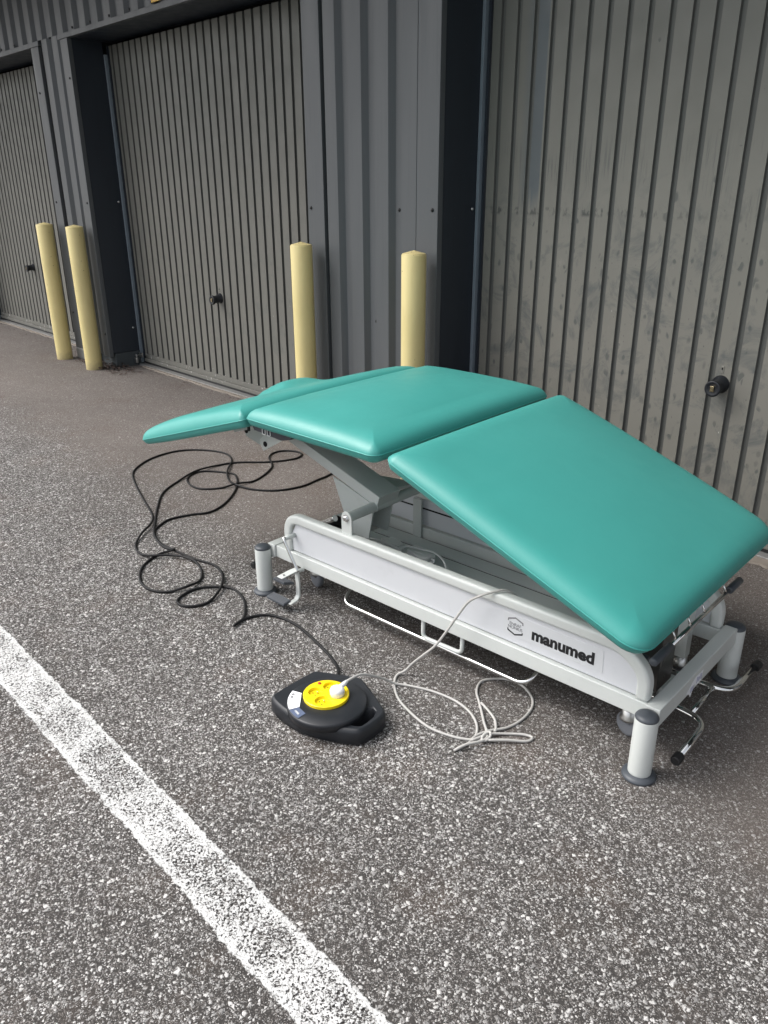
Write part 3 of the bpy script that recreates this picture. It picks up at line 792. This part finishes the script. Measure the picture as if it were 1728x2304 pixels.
# actuator: chrome rod in black housing
bm = bmesh.new(); tube(bm, [(.165, .235, .275), (.33, .235, .372)], .010, 16); cobj("piston_rod", bm, M_CHROME, smooth=True)
bm = bmesh.new(); tube(bm, [(.02, .235, .19), (.18, .235, .284)], .020, 18); box(bm, .10, .22, .18, .27, .19, .262); cobj("actuator_housing", bm, M_BLACKCAP)
bm = bmesh.new(); tube(bm, [(.170, .165, .292), (.255, .150, .340)], .0125, 16); cobj("gas_spring", bm, M_CHROME, smooth=True, bevel=.002)
bm = bmesh.new(); tube(bm, [(.11, .175, .258), (.172, .165, .293)], .008, 12); cobj("gas_spring_rod", bm, M_BLACKCAP, smooth=True)
# upper sub-frame below the cushions
bm = bmesh.new()
for y in (.03, .60): box(bm, .15, .72, y - .015, y + .015, .712, .742)
for x in (.20, .66): box(bm, x - .015, x + .015, .045, .585, .712, .742)
box(bm, -.03, .30, .17, .315, .62, .705)
cobj("seat_frame", bm, M_GREYMETAL, bevel=.002)
c_, s_ = cos(LEG_A), sin(LEG_A)
def LP(x, y, z): return (0.776 + x * c_ + z * s_, y, 0.769 - x * s_ + z * c_)
bm = bmesh.new()
for y in (.06, .58): obox(bm, LP(.43, y, -.045), (c_, 0, -s_), (0, 1, 0), (s_, 0, c_), .80, .03, .03)
for x in (.06, .78): obox(bm, LP(x, .32, -.045), (c_, 0, -s_), (0, 1, 0), (s_, 0, c_), .03, .48, .03)
cobj("leg_frame", bm, M_GREYMETAL, bevel=.002)
# head hinge parts
bm = bmesh.new()
prism(bm, [(-.033, .602), (-.013, .573), (.110, .642), (.095, .672), (.037, .640)], 'y', .045, .049)
prism(bm, [(-.033, .602), (.037, .640), (.095, .672), (.095, .690), (.030, .665), (-.036, .612)], 'y', .0495, .10)
cobj("head_bracket", bm, M_CREAM, bevel=.001)
bm = bmesh.new(); lathe(bm, [(.0105, 0), (.0105, .002), (0, .002)], (.002, .0448, .603), 20, (0, -1, 0)); cobj("bracket_hole", bm, M_DARKGAP)
bm = bmesh.new(); prism(bm, [(-.205, .620), (-.165, .632), (-.06, .665), (-.03, .640), (-.11, .563), (-.19, .582)], 'y', .105, .111); cobj("head_plate", bm, M_GREYMETAL, bevel=.001)
bm = bmesh.new(); lathe(bm, [(.011, 0), (.011, .001), (0, .001)], (-.185, .1045, .605), 16, (0, -1, 0)); cobj("bracket_hole", bm, M_DARKGAP)
bm = bmesh.new(); box(bm, -.030, -.022, -.01, -.002, .66, .70); cobj("hinge_pin", bm, M_BLACKCAP)
ha = radians(17.3)
def HP(x, y, z): return (0.126 + x * cos(ha) - z * sin(ha), y, 0.762 + x * sin(ha) + z * cos(ha))
bm = bmesh.new()
for y in (.10, .56): obox(bm, HP(-.20, y, -.042), (cos(ha), 0, sin(ha)), (0, 1, 0), (-sin(ha), 0, cos(ha)), .40, .03, .024)
cobj("head_frame", bm, M_GREYMETAL, bevel=.002)
# control box with two switches below the near edge
bm = bmesh.new(); prism(bm, [(.115, .742), (.13, .716), (.27, .706), (.322, .720), (.33, .742)], 'y', -.105, .02); cb = cobj("control_box", bm, M_DARKGREYPL, bevel=.003)
for x in (.186, .212):
    bm = bmesh.new()
    pts = [Vector((x + dx, -.107, .7245 + dz)) for dx, dz in ((-.0075, .010), (-.0075, -.009), (-.004, -.0125), (.004, -.0125), (.0075, -.009), (.0075, .010), (-.0075, .010))]
    tube(bm, pts, .0014, 6); obj("switch", bm, M_WHITEPL, cb)

# side crank pedal
bm = bmesh.new(); tube(bm, [(.142, .048, .273), (.139, 0, .273)], .0085, 18); cobj("crank_axle", bm, M_GREYMETAL, smooth=True)
bm = bmesh.new(); tube(bm, [(.137, -.004, .280), (.142, -.006, .262), (.204, -.006, .166), (.210, -.006, .158)], .0062, 14); cobj("crank_rod", bm, M_CHROME, smooth=True)
bm = bmesh.new(); tube(bm, [(.20, -.02, .157), (.203, .02, .157)], .0075, 14); tube(bm, [(.203, .02, .157), (.2035, .024, .157)], .0095, 14); cobj("crank_hub", bm, M_CREAM, smooth=True)
bm = bmesh.new()
prism(bm, [(-.085, .1615), (-.02, .1650), (.008, .1635), (.008, .1605), (-.02, .1615), (-.085, .158)], 'x', .180, .210)
prism(bm, [(-.005, .162), (.003, .162), (.006, .10), (.004, .05), (-.012, .036), (-.048, .032), (-.048, .036), (-.013, .041), (-.003, .053), (-.001, .10)], 'x', .186, .206)
pb = cobj("pedal_bracket", bm, M_CREAM, bevel=.0012)
bm = bmesh.new(); lathe(bm, [(.0055, 0), (.0055, .002), (0, .003)], (.195, -.066, .1635), 12); obj("rivet", bm, M_STEEL, pb, smooth=True)
def pedal_pad(x0, x1, yc, z, dy, tilt=0.0):
    bm = bmesh.new(); box(bm, x0, x1, yc - dy / 2, yc + dy / 2, z - .008, z + .002)
    for k in range(5):
        yy = yc - dy / 2 + dy * (k + .5) / 5
        box(bm, x0 + .002, x1 - .002, yy - .0016, yy + .0016, z + .0015, z + .005)
    for v in bm.verts: v.co.z += (v.co.y - yc) * tilt
    return bm
cobj("foot_pedal", pedal_pad(.092, .192, -.052, .040, .036, .10), M_RUBBER, bevel=.0015)
cobj("foot_pedal", pedal_pad(.118, .182, -.030, .112, .05, -.35), M_RUBBER, bevel=.0015)

# chrome foot rail under the long side
bm = bmesh.new(); tube(bm, roundpath([(.372, .17, .135), (.366, .066, .060), (1.170, .070, .060), (1.190, .17, .135)], .045, 8), .0078, 14); cobj("foot_rail", bm, M_CHROME, smooth=True)
bm = bmesh.new(); tube(bm, roundpath([(.766, .055, .160), (.766, .055, .077), (.930, .055, .082), (.930, .055, .160)], .022, 7), .0072, 14); cobj("cable_hoop", bm, M_CREAM, smooth=True)
# end foot bars
def footbar(pts, cap_dir):
    bm = bmesh.new(); tube(bm, roundpath(pts, .06, 9), .0105, 16); cobj("foot_bar", bm, M_CHROME, smooth=True)
    e = Vector(pts[-1]); d = (Vector(pts[-1]) - Vector(pts[-2])).normalized()
    bm = bmesh.new(); tube(bm, [e - d * .012, e + d * .016, e + d * .020], [.0145, .0145, .012], 18); cobj("end_cap", bm, M_BLACKCAP, smooth=True, bevel=.001)
footbar([(1.33, .275, .075), (1.655, .262, .062), (1.656, .062, .058)], 1)
footbar([(1.30, .415, .075), (1.655, .445, .062), (1.664, .640, .068)], 1)
footbar([(.30, .27, .085), (-.085, .262, .085), (-.088, .030, .080)], -1)
footbar([(.30, .42, .085), (-.085, .445, .085), (-.090, .64, .080)], -1)
bm = bmesh.new(); tube(bm, [(1.606, .263, .062), (1.604, .438, .062)], .0085, 14); cobj("foot_bar", bm, M_CHROME, smooth=True)
bm = bmesh.new(); tube(bm, [(1.600, .416, .060), (1.606, .444, .062)], .0115, 12); cobj("weld_collar", bm, M_CHROME, bevel=.002)
bm = bmesh.new(); box(bm, 1.36, 1.53, .300, .395, .055, .085); cobj("castor_link", bm, M_GREYMETAL, bevel=.003)
# castors with brackets
def castor(x, y, col=True):
    bm = bmesh.new(); R = .038
    lathe(bm, [(.012, -.012), (R * .70, -.013), (R * .86, -.012), (R, -.007), (R, .007), (R * .86, .012), (R * .70, .013), (.012, .012)], (x, y, R + .002), 28, (.25, 1, 0))
    w = cobj("castor", bm, M_CASTER, smooth=True)
    bm = bmesh.new(); obox(bm, (x - .003, y, R + .022), (1, -.25, 0), (.25, 1, 0), (0, 0, 1), .042, .034, .028); obj("fork", bm, M_CASTER, w, bevel=.006)
    bm = bmesh.new(); lathe(bm, [(.012, .055), (.027, .058), (.028, .066), (.022, .074), (.022, .092), (.014, .095)], (x, y, 0), 26); obj("castor_cup", bm, M_STEEL, w, smooth=True)
    if col:
        bm = bmesh.new(); box(bm, x - .020, x + .020, y - .020, y + .020, .094, .26); obj("castor_column", bm, M_CREAM, w, bevel=.002)
castor(.125, .165, False); castor(.125, .46, True); castor(1.478, .135, True); castor(1.470, .505, True)
# towel bar under the leg end: chrome bar with rubber grips
bm = bmesh.new(); tube(bm, [(1.572, .075, .352), (1.572, .57, .352)], .0068, 14); cobj("grip_bar", bm, M_CHROME, smooth=True)
for a, b_ in ((.005, .115), (.53, .625)):
    bm = bmesh.new(); tube(bm, [(1.572, a, .352), (1.572, a + .004, .352), (1.572, b_ - .004, .352), (1.572, b_, .352)], [.0085, .012, .012, .0085], 18); cobj("rubber_grip", bm, M_RUBBER, smooth=True)
for y in (.14, .24, .34, .50):
    bm = bmesh.new(); tube(bm, [(1.545, y, .362), (1.557, y + .012, .382), (1.572, y, .36)], .004, 8); cobj("bar_clip", bm, M_CHROME, smooth=True)
bm = bmesh.new(); box(bm, 1.44, 1.535, .16, .26, .16, .34); cobj("leg_support_plate", bm, simple("dark_oiled_steel", (.10, .095, .09), .3, metal=.7, var=.3), bevel=.002)
bm = bmesh.new(); tube(bm, [(1.53, .17, .35), (1.53, .17, .11)], .0035, 8); cobj("release_rod", bm, M_CHROME, smooth=True)
bm = bmesh.new(); obox(bm, (1.50, .10, .27), (1, 0, 0), (0, 1, .2), (0, -.2, 1), .05, .02, .07); cobj("motor_bracket", bm, M_RUBBER, bevel=.003)
# power supply box and holder in the tray
bm = bmesh.new(); prism(bm, [(.432, .408), (.436, .352), (.515, .330), (.552, .340), (.548, .392), (.530, .406)], 'z', .1605, .200); psb = cobj("power_supply", bm, M_PALEGREY, bevel=.006)
bm = bmesh.new(); box(bm, .475, .518, .352, .358, .2003, .2013); obj("rating_plate", bm, M_WHITEPL, psb)
bm = bmesh.new(); tube(bm, roundpath([(.552, .360, .190), (.568, .36, .190), (.568, .352, .180), (.552, .352, .180)], .006, 4), .0045, 8); obj("connector", bm, M_WHITEPL, psb, smooth=True)
bm = bmesh.new(); prism(bm, [(.290, .365), (.340, .345), (.395, .350), (.402, .375), (.365, .395), (.325, .400)], 'z', .1605, .200); cobj("hand_switch_holder", bm, M_PALEGREY, bevel=.004)
# bundled lead on the tray
bm = bmesh.new()
for dz, dy in ((0, 0), (.010, .004), (.003, .014)):
    P = [(.25, .30 + dy, .195 + dz), (.317, .292 + dy, .215 + dz), (.365, .296 + dy, .214 + dz), (.41, .300 + dy, .208 + dz), (.440, .312 + dy, .20 + dz)]
    tube(bm, smoothpath(P, 6), .0042, 8)
P = [(.435, .315, .205), (.453, .334, .222), (.519, .355, .220), (.562, .365, .218), (.614, .347, .215), (.655, .318, .205), (.660, .300, .175)]
tube(bm, smoothpath(P, 6), .0042, 8)
tube(bm, [(.436 + .012 * cos(a) * .4, .312 + .013 * sin(a), .200 + .020 * cos(a)) for a in [2 * pi * k / 12 for k in range(13)]], .0044, 8)
tube(bm, [(.443 + .012 * cos(a) * .4, .312 + .013 * sin(a), .200 + .020 * cos(a)) for a in [2 * pi * k / 12 for k in range(13)]], .0044, 8)
cobj("bundled_lead", bm, M_PALEGREY, smooth=True)

# ---- lettering and sticker on the near panel
PY = YN - .0062
bm = bmesh.new(); prism(bm, [(1.088, .232), (1.418, .230), (1.421, .234), (1.418, .302), (1.414, .304), (1.092, .304), (1.088, .300)], 'y', PY - .0008, PY); stk = obj("sticker", bm, M_STICKER, couch)
def text_mesh(s, size, offset=0.0, spacing=1.0):
    cu = bpy.data.curves.new("lettering", 'FONT'); cu.body = s; cu.size = size; cu.offset = offset; cu.extrude = 0.0002; cu.space_character = spacing
    cu.align_x = 'CENTER'; cu.align_y = 'CENTER'; cu.resolution_u = 4
    o = bpy.data.objects.new("tmp_text", cu); COL.objects.link(o)
    dg = bpy.context.evaluated_depsgraph_get(); dg.update()
    me = bpy.data.meshes.new_from_object(o.evaluated_get(dg)); bpy.data.objects.remove(o)
    return me
def text_obj(s, size, mat, parent, mtx, offset=0.0, spacing=1.0, sx=1.0, sy=1.0):
    me = text_mesh(s, size, offset, spacing)
    me.transform(Matrix.Diagonal((sx, sy, 1, 1))); me.transform(mtx)
    me.materials.clear(); me.materials.append(mat)
    o = bpy.data.objects.new("lettering", me); COL.objects.link(o); o.parent = parent; return o
def panel_m(x, z, tilt=0): return Matrix.Translation((x, PY - .0012, z)) @ Matrix.Rotation(tilt, 4, 'Y') @ Matrix.Rotation(radians(90), 4, 'X')
text_obj("manumed", .052, M_INK, stk, panel_m(1.291, .2635), .0023, 1.0, 1.0, 1.0)
text_obj("ENRAF", .0145, M_INKGREY, stk, panel_m(1.130, .2725), 0, .95)
text_obj("NONIUS", .0145, M_INKGREY, stk, panel_m(1.130, .2610), 0, .92)
def strip(pts, w_, mat):
    bm = bmesh.new(); n = len(pts); L = []; R = []
    for i, p in enumerate(pts):
        a = Vector(pts[max(0, i - 1)]); c = Vector(pts[min(n - 1, i + 1)]); t = (c - a).normalized(); nn = Vector((-t.y, t.x)) * w_ / 2
        L.append(bm.verts.new((p[0] + nn.x, PY - .0011, p[1] + nn.y))); R.append(bm.verts.new((p[0] - nn.x, PY - .0011, p[1] - nn.y)))
    for i in range(n - 1): bm.faces.new((L[i], L[i + 1], R[i + 1], R[i]))
    return obj("emblem", bm, mat, stk)
strip([(1.105, .2795), (1.105, .2865), (1.130, .2960), (1.156, .2865), (1.156, .2795)], .0052, M_INKGREY)
strip([(1.105, .2540), (1.105, .2480), (1.130, .2385), (1.156, .2480), (1.156, .2540)], .0052, M_INK)
# paper inventory sticker, torn, on the end beam
bm = bmesh.new()
prism(bm, [(.205, .163), (.262, .192), (.318, .190), (.308, .158), (.272, .158), (.262, .170), (.240, .135), (.228, .150)], 'x', 1.6035, 1.6042); ps = cobj("torn_paper_label", bm, M_LABELW)
for k in range(5):
    bm = bmesh.new(); y = .274 + k * .008; box(bm, 1.6043, 1.6046, y, y + .0035, .164 + (k % 2) * .003, .186 - (k % 3) * .003); obj("print_mark", bm, simple("violet_print", (.30, .30, .48), .6), ps)
for k in range(3):
    bm = bmesh.new(); box(bm, 1.6043, 1.6046, .234 + k * .008, .2375 + k * .008, .152, .170); obj("print_mark", bm, simple("violet_print", (.30, .30, .48), .6), ps)

# ================================================================== CABLE REEL
RC = Vector((-1.548, -2.108, 0))
reel = empty("cable_reel", RC); tag(reel, "flat black cable reel with yellow four-socket plate lying on the asphalt", "cable reel")
rp = [(-1.697, -2.214), (-1.712, -2.188), (-1.722, -2.025), (-1.710, -2.012), (-1.592, -1.940), (-1.570, -1.940), (-1.420, -1.992), (-1.390, -2.018), (-1.382, -2.100), (-1.394, -2.137), (-1.53, -2.214), (-1.62, -2.222)]
rp = [Vector((x - RC.x, y - RC.y)) for x, y in rp][::-1]
def ccw(P):
    a = sum(P[i].x * P[(i + 1) % len(P)].y - P[(i + 1) % len(P)].x * P[i].y for i in range(len(P)))
    return P if a > 0 else P[::-1]
rp = ccw(rp)
outer = chaikin(rp, 1)
outer = chaikin(densify(outer, .02), 2)
outer = ccw(outer)
hole = [Vector((x - RC.x, y - RC.y)) for x, y in ((-1.452, -2.016), (-1.416, -2.028), (-1.402, -2.098), (-1.412, -2.113), (-1.440, -2.126))]
hole = ccw(chaikin(hole, 1))
# case = body ring with handle hole, built with a boolean-free annular bridge: triangle-fill both caps
def case_mesh(zb, zt, inset):
    bm = bmesh.new()
    def loop(P, z): return [bm.verts.new((p.x, p.y, z)) for p in P]
    O = []
    o0 = outer
    lv = [(0.006, zb), (0.0, zb + .006), (0.0, zt - .012), (0.004, zt - .004), (0.010, zt)]
    for d, z in lv: O.append(loop(offset_poly(o0, d), z))
    H = []
    for d, z in ((0.003, zb), (0.0, zb + .004), (0.0, zt - .006), (-0.004, zt)):
        H.append(loop(offset_poly(hole, d), z))
    n = len(O[0])
    for a, b_ in zip(O, O[1:]):
        for k in range(n): bm.faces.new((a[k], a[(k + 1) % n], b_[(k + 1) % n], b_[k]))
    m_ = len(H[0])
    for a, b_ in zip(H, H[1:]):
        for k in range(m_): bm.faces.new((a[(k + 1) % m_], a[k], b_[k], b_[(k + 1) % m_]))
    for L1, L2 in ((O[-1], H[-1]), (O[0], H[0])):
        es = [bm.edges.get((L1[i], L1[(i + 1) % n])) for i in range(n)] + [bm.edges.get((L2[i], L2[(i + 1) % m_])) for i in range(m_)]
        bmesh.ops.triangle_fill(bm, edges=es, use_beauty=True)
    return bm
o = obj("case", case_mesh(0.002, .056, .01), M_BLACKPL, reel, smooth=False)
for f in o.data.polygons: f.use_smooth = abs(f.normal.z) < .95
bm = bmesh.new(); lathe(bm, [(.119, .044), (.121, .064), (.1195, .069), (.116, .0715), (.074, .0720), (.0, .0720)], (0.0, -.002, 0), 64); dr = obj("drum_cover", bm, M_BLACKPL, reel, smooth=True)
YC = Vector((-.018, .010))
# yellow plate with four wells (deep cylinders)
def plate():
    bm = bmesh.new(); R = .0695; zt = .0815; wells = []
    for dx, dy in WELLS: wells.append((YC.x + dx, YC.y + dy))
    def ring(cx, cy, r, z, n): return [bm.verts.new((cx + r * cos(2 * pi * k / n), cy + r * sin(2 * pi * k / n), z)) for k in range(n)]
    a0 = ring(YC.x, YC.y, R, .0715, 64); a1 = ring(YC.x, YC.y, R, zt - .001, 64); a2 = ring(YC.x, YC.y, R - .0015, zt, 64)
    for A_, B_ in ((a0, a1), (a1, a2)):
        for k in range(64): bm.faces.new((A_[k], A_[(k + 1) % 64], B_[(k + 1) % 64], B_[k]))
    es = [bm.edges.get((a2[k], a2[(k + 1) % 64])) for k in range(64)]
    for cx, cy in wells:
        w0 = ring(cx, cy, .0218, zt, 32); w1 = ring(cx, cy, .0212, zt - .0085, 32)
        for k in range(32): bm.faces.new((w0[(k + 1) % 32], w0[k], w1[k], w1[(k + 1) % 32]))
        bm.faces.new(w1); es += [bm.edges.get((w0[k], w0[(k + 1) % 32])) for k in range(32)]
    bmesh.ops.triangle_fill(bm, edges=es, use_beauty=True)
    return bm
rv = Vector((.689, .725)); fv = Vector((-.725, .689))
def RF(a, b_): q = rv * a + fv * b_; return (q.x, q.y)
WELLS = [RF(.010, .036), RF(-.033, .008), RF(.034, -.006), RF(-.010, -.036)]
sp_ = obj("socket_plate", plate(), M_YELLOW, reel)
for i, (dx, dy) in enumerate(WELLS):
    if i == 2: continue
    cx, cy = YC.x + dx, YC.y + dy
    q = RF(.006, .004)
    bm = bmesh.new(); lathe(bm, [(.0024, .0731), (.0024, .0800), (.0, .0808)], (cx + q[0], cy + q[1], 0), 10); obj("earth_pin", bm, M_BRASS, sp_, smooth=True)
    for sgn in (-1, 1):
        q = RF(sgn * .0 - .004 + (-.004 if sgn < 0 else .004), -.007 * sgn - .002)
        bm = bmesh.new(); lathe(bm, [(.0024, .0732), (.0, .0733)], (cx + q[0], cy + q[1], 0), 10); obj("pin_hole", bm, M_DARKGAP, sp_)
q = RF(-.024, .050)
bm = bmesh.new(); lathe(bm, [(.0050, .0815), (.0050, .0840), (.003, .0862), (0, .0865)], (YC.x + q[0], YC.y + q[1], 0), 16); obj("reset_button", bm, M_RED, sp_, smooth=True)
# label: white part and slate part, curved outer edge
def arc_label(r0, r1, a0, a1, z, mat, inner=None):
    bm = bmesh.new(); n = 14; A_ = []; B_ = []
    for k in range(n + 1):
        a = radians(a0 + (a1 - a0) * k / n); A_.append(bm.verts.new((r1 * cos(a), r1 * sin(a) - .002, z)))
    p0 = Vector((r0 * cos(radians(a0)), r0 * sin(radians(a0)) - .002)); p1 = Vector((r0 * cos(radians(a1)), r0 * sin(radians(a1)) - .002))
    for k in range(n + 1):
        p = p0.lerp(p1, k / n); B_.append(bm.verts.new((p.x, p.y, z)))
    for k in range(n): bm.faces.new((A_[k], A_[k + 1], B_[k + 1], B_[k]))
    return obj("label", bm, mat, dr)
lw = arc_label(.086, .1175, 203, 250, .0735, M_LABELW); ls = arc_label(.088, .1175, 251, 275, .0735, M_LABELB)
for (a, rr) in ((212, .1075), (219, .1075)):
    ar = radians(a)
    bm = bmesh.new(); c = Vector((rr * cos(ar), rr * sin(ar) - .002, 0.0741))
    tube(bm, [c + Vector((cos(t) * .0032, sin(t) * .0032, 0)) for t in [2 * pi * k / 14 for k in range(15)]], .0009, 6); obj("print_mark", bm, M_INK, lw)
ar = radians(263)
text_obj("PEREL", .0085, M_WHITEPL, ls, Matrix.Translation((.104 * cos(ar), .104 * sin(ar) - .002, 0.0741)) @ Matrix.Rotation(radians(263 + 90), 4, 'Z'), .0002)

# ---- grey power lead with plug
lead = empty("power_lead", (-1.52, -2.06, 0)); tag(lead, "long light grey mains lead, knotted on the asphalt and running over the couch rail", "power lead")
def LW(p): return Vector((p[0] + 1.52, p[1] + 2.06, p[2]))
plug_c = Vector((RC.x + YC.x + WELLS[2][0], RC.y + YC.y + WELLS[2][1], 0))
bm = bmesh.new(); pc = LW((plug_c.x, plug_c.y, 0))
lathe(bm, [(.0, .0735), (.0195, .0735), (.0200, .080), (.0225, .086), (.0225, .097), (.0200, .103), (.012, .107), (.0, .108)], pc, 32)
plg = obj("plug", bm, M_WHITEPL, lead, smooth=True)
pd = Vector((-.06, .998, 0)).normalized()
P = [LW((plug_c.x, plug_c.y, .096)) + Vector((.003, -.006, 0)), LW((plug_c.x, plug_c.y, .100)) + pd * .012, LW((plug_c.x, plug_c.y, .104)) + pd * .028, LW((plug_c.x, plug_c.y, .108)) + pd * .042]
bm = bmesh.new(); tube(bm, P, [.009, .0085, .0075, .0050], 14); obj("strain_relief", bm, M_WHITEPL, plg, smooth=True)
e = P[-1]
GRAY1 = [[-1.501, -1.814], [-1.426, -1.78], [-1.343, -1.765], [-1.273, -1.775], [-1.22, -1.805], [-1.187, -1.846], [-1.179, -1.892], [-1.186, -1.941], [-1.172, -1.909], [-1.152, -1.84], [-1.208, -1.786], [-1.276, -1.723], [-1.327, -1.678], [-1.351, -1.628], [-1.336, -1.59], [-1.3, -1.557], [-1.246, -1.549], [-1.188, -1.576], [-1.153, -1.622], [-1.139, -1.689], [-1.146, -1.753], [-1.167, -1.806], [-1.18, -1.85], [-1.175, -1.876], [-1.16, -1.823], [-1.128, -1.776], [-1.091, -1.743], [-1.065, -1.737], [-1.069, -1.763], [-1.106, -1.804], [-1.143, -1.843]]
R_ = .0041
pts = [e, LW((-1.5385, -1.985, .108)), LW((-1.541, -1.925, .073)), LW((-1.545, -1.868, .030)), LW((-1.530, -1.838, .008))]
for i, (x, y) in enumerate(GRAY1):
    z = .0045 + (.006 if i in (9, 10, 21, 22, 23, 24, 29, 30) else 0) + (.010 if i in (8,) else 0)
    pts.append(LW((x, y, z)))
bm = bmesh.new(); tube(bm, smoothpath(pts, 6), R_, 10); obj("lead_cable", bm, M_GREYCABLE, lead, smooth=True)
# strand from inside the couch, over its rail, down to the knot
ct, st = cos(TH), sin(TH)
def CW(u, v, z): return Vector((CO.x + u * ct - v * st, CO.y + u * st + v * ct, z))
pts = [LW(CW(*q)) for q in ((1.15, .30, .13), (1.13, .16, .24), (1.110, .095, .330), (1.085, .062, .366), (1.060, .035, .3655), (1.025, .012, .348), (.985, .004, .315), (.960, -.012, .268), (.931, -.032, .205), (.903, -.052, .150), (.866, -.060, .106), (.822, -.062, .056), (.795, -.070, .018))]
GRAY2 = [[-1.566, -1.800], [-1.531, -1.845], [-1.472, -1.885], [-1.401, -1.907], [-1.311, -1.919], [-1.236, -1.902], [-1.183, -1.872], [-1.150, -1.835]]
pts += [LW((x, y, .0045)) for x, y in GRAY2]
bm = bmesh.new(); tube(bm, smoothpath(pts, 6), R_, 10); obj("lead_cable", bm, M_GREYCABLE, lead, smooth=True)
G3 = [[-1.155, -1.80], [-1.161, -1.787], [-1.191, -1.755], [-1.234, -1.734], [-1.273, -1.72]]
bm = bmesh.new(); tube(bm, smoothpath([LW((x, y, .010)) for x, y in G3], 6), R_, 10); obj("lead_cable", bm, M_GREYCABLE, lead, smooth=True)
bm = bmesh.new(); kc = LW((-1.155, -1.838, .010))
tube(bm, [kc + Vector((cos(a) * .010, sin(a) * .016, sin(a) * .006 + .004)) for a in [2 * pi * k / 16 for k in range(17)]], R_, 10); obj("knot", bm, M_GREYCABLE, lead, smooth=True)

# ---- black extension cord
BL = [[-1.648, -2.000], [-1.690, -1.945], [-1.78, -1.893], [-1.924, -1.859], [-2.069, -1.841], [-2.179, -1.87], [-2.218, -1.945], [-2.197, -2.015], [-2.226, -1.953], [-2.292, -1.9], [-2.363, -1.864], [-2.443, -1.851], [-2.497, -1.877], [-2.545, -1.937], [-2.549, -2.0], [-2.518, -2.061], [-2.473, -2.069], [-2.435, -2.039], [-2.422, -1.983], [-2.461, -1.908], [-2.521, -1.852], [-2.612, -1.802], [-2.694, -1.79], [-2.783, -1.814], [-2.913, -1.833], [-3.051, -1.842], [-3.15, -1.817], [-3.209, -1.772], [-3.262, -1.675], [-3.239, -1.565], [-3.205, -1.486], [-3.246, -1.376], [-3.345, -1.252], [-3.454, -1.157], [-3.569, -1.093], [-3.634, -1.103], [-3.733, -1.166], [-3.76, -1.232], [-3.709, -1.311], [-3.609, -1.353], [-3.514, -1.342], [-3.453, -1.261], [-3.434, -1.173], [-3.419, -1.079], [-3.472, -0.956], [-3.558, -0.849], [-3.688, -0.777], [-3.742, -0.702], [-3.725, -0.631], [-3.653, -0.589], [-3.59, -0.611], [-3.565, -0.693], [-3.622, -0.825], [-3.735, -0.949], [-3.776, -1.053], [-3.765, -1.219], [-3.702, -1.377], [-3.604, -1.519], [-3.442, -1.64], [-3.266, -1.749], [-3.114, -1.832], [-2.99, -1.852], [-2.927, -1.84], [-2.945, -1.901], [-2.911, -1.98], [-2.847, -2.045], [-2.751, -2.091], [-2.665, -2.091], [-2.604, -2.047], [-2.581, -1.974], [-2.604, -1.908], [-2.668, -1.86], [-2.751, -1.837], [-2.824, -1.845], [-2.889, -1.885], [-2.95, -1.952], [-3.025, -1.96], [-3.111, -1.929], [-3.189, -1.857], [-3.262, -1.772], [-3.365, -1.709], [-3.544, -1.652], [-3.764, -1.582], [-3.968, -1.503], [-4.075, -1.42], [-4.161, -1.283], [-4.183, -1.132], [-4.13, -1.02], [-4.02, -0.942], [-3.913, -0.921], [-3.793, -0.968], [-3.645, -1.095], [-3.528, -1.162], [-3.418, -1.184], [-3.317, -1.15], [-3.215, -1.068], [-3.173, -0.939], [-3.191, -0.815], [-3.211, -0.707], [-3.291, -0.494], [-3.356, -0.393], [-3.40, -.34]]
tot = sum(((Vector(a) - Vector(b_)).length for a, b_ in zip(BL, BL[1:])))
# pieces that cross get lifted over one another
pts = []
for i, (x, y) in enumerate(BL):
    z = .0055
    for j, (x2, y2) in enumerate(BL):
        if j < i - 6 and (x - x2) ** 2 + (y - y2) ** 2 < .06 ** 2: z = .0135
    if i == 0: z = .035
    if i == 1: z = .022
    if i == 7: z = .010
    pts.append(Vector((x, y, z)))
bm = bmesh.new(); tube(bm, smoothpath(pts, 6), .0054, 12)
for v in bm.verts: v.co.x += 3.0; v.co.y += 1.5
ec = obj("extension_cord", bm, M_BLACKCABLE, smooth=True); ec.location = (-3.0, -1.5, 0)
tag(ec, "black extension cord looping over the asphalt from the cable reel", "extension cord")
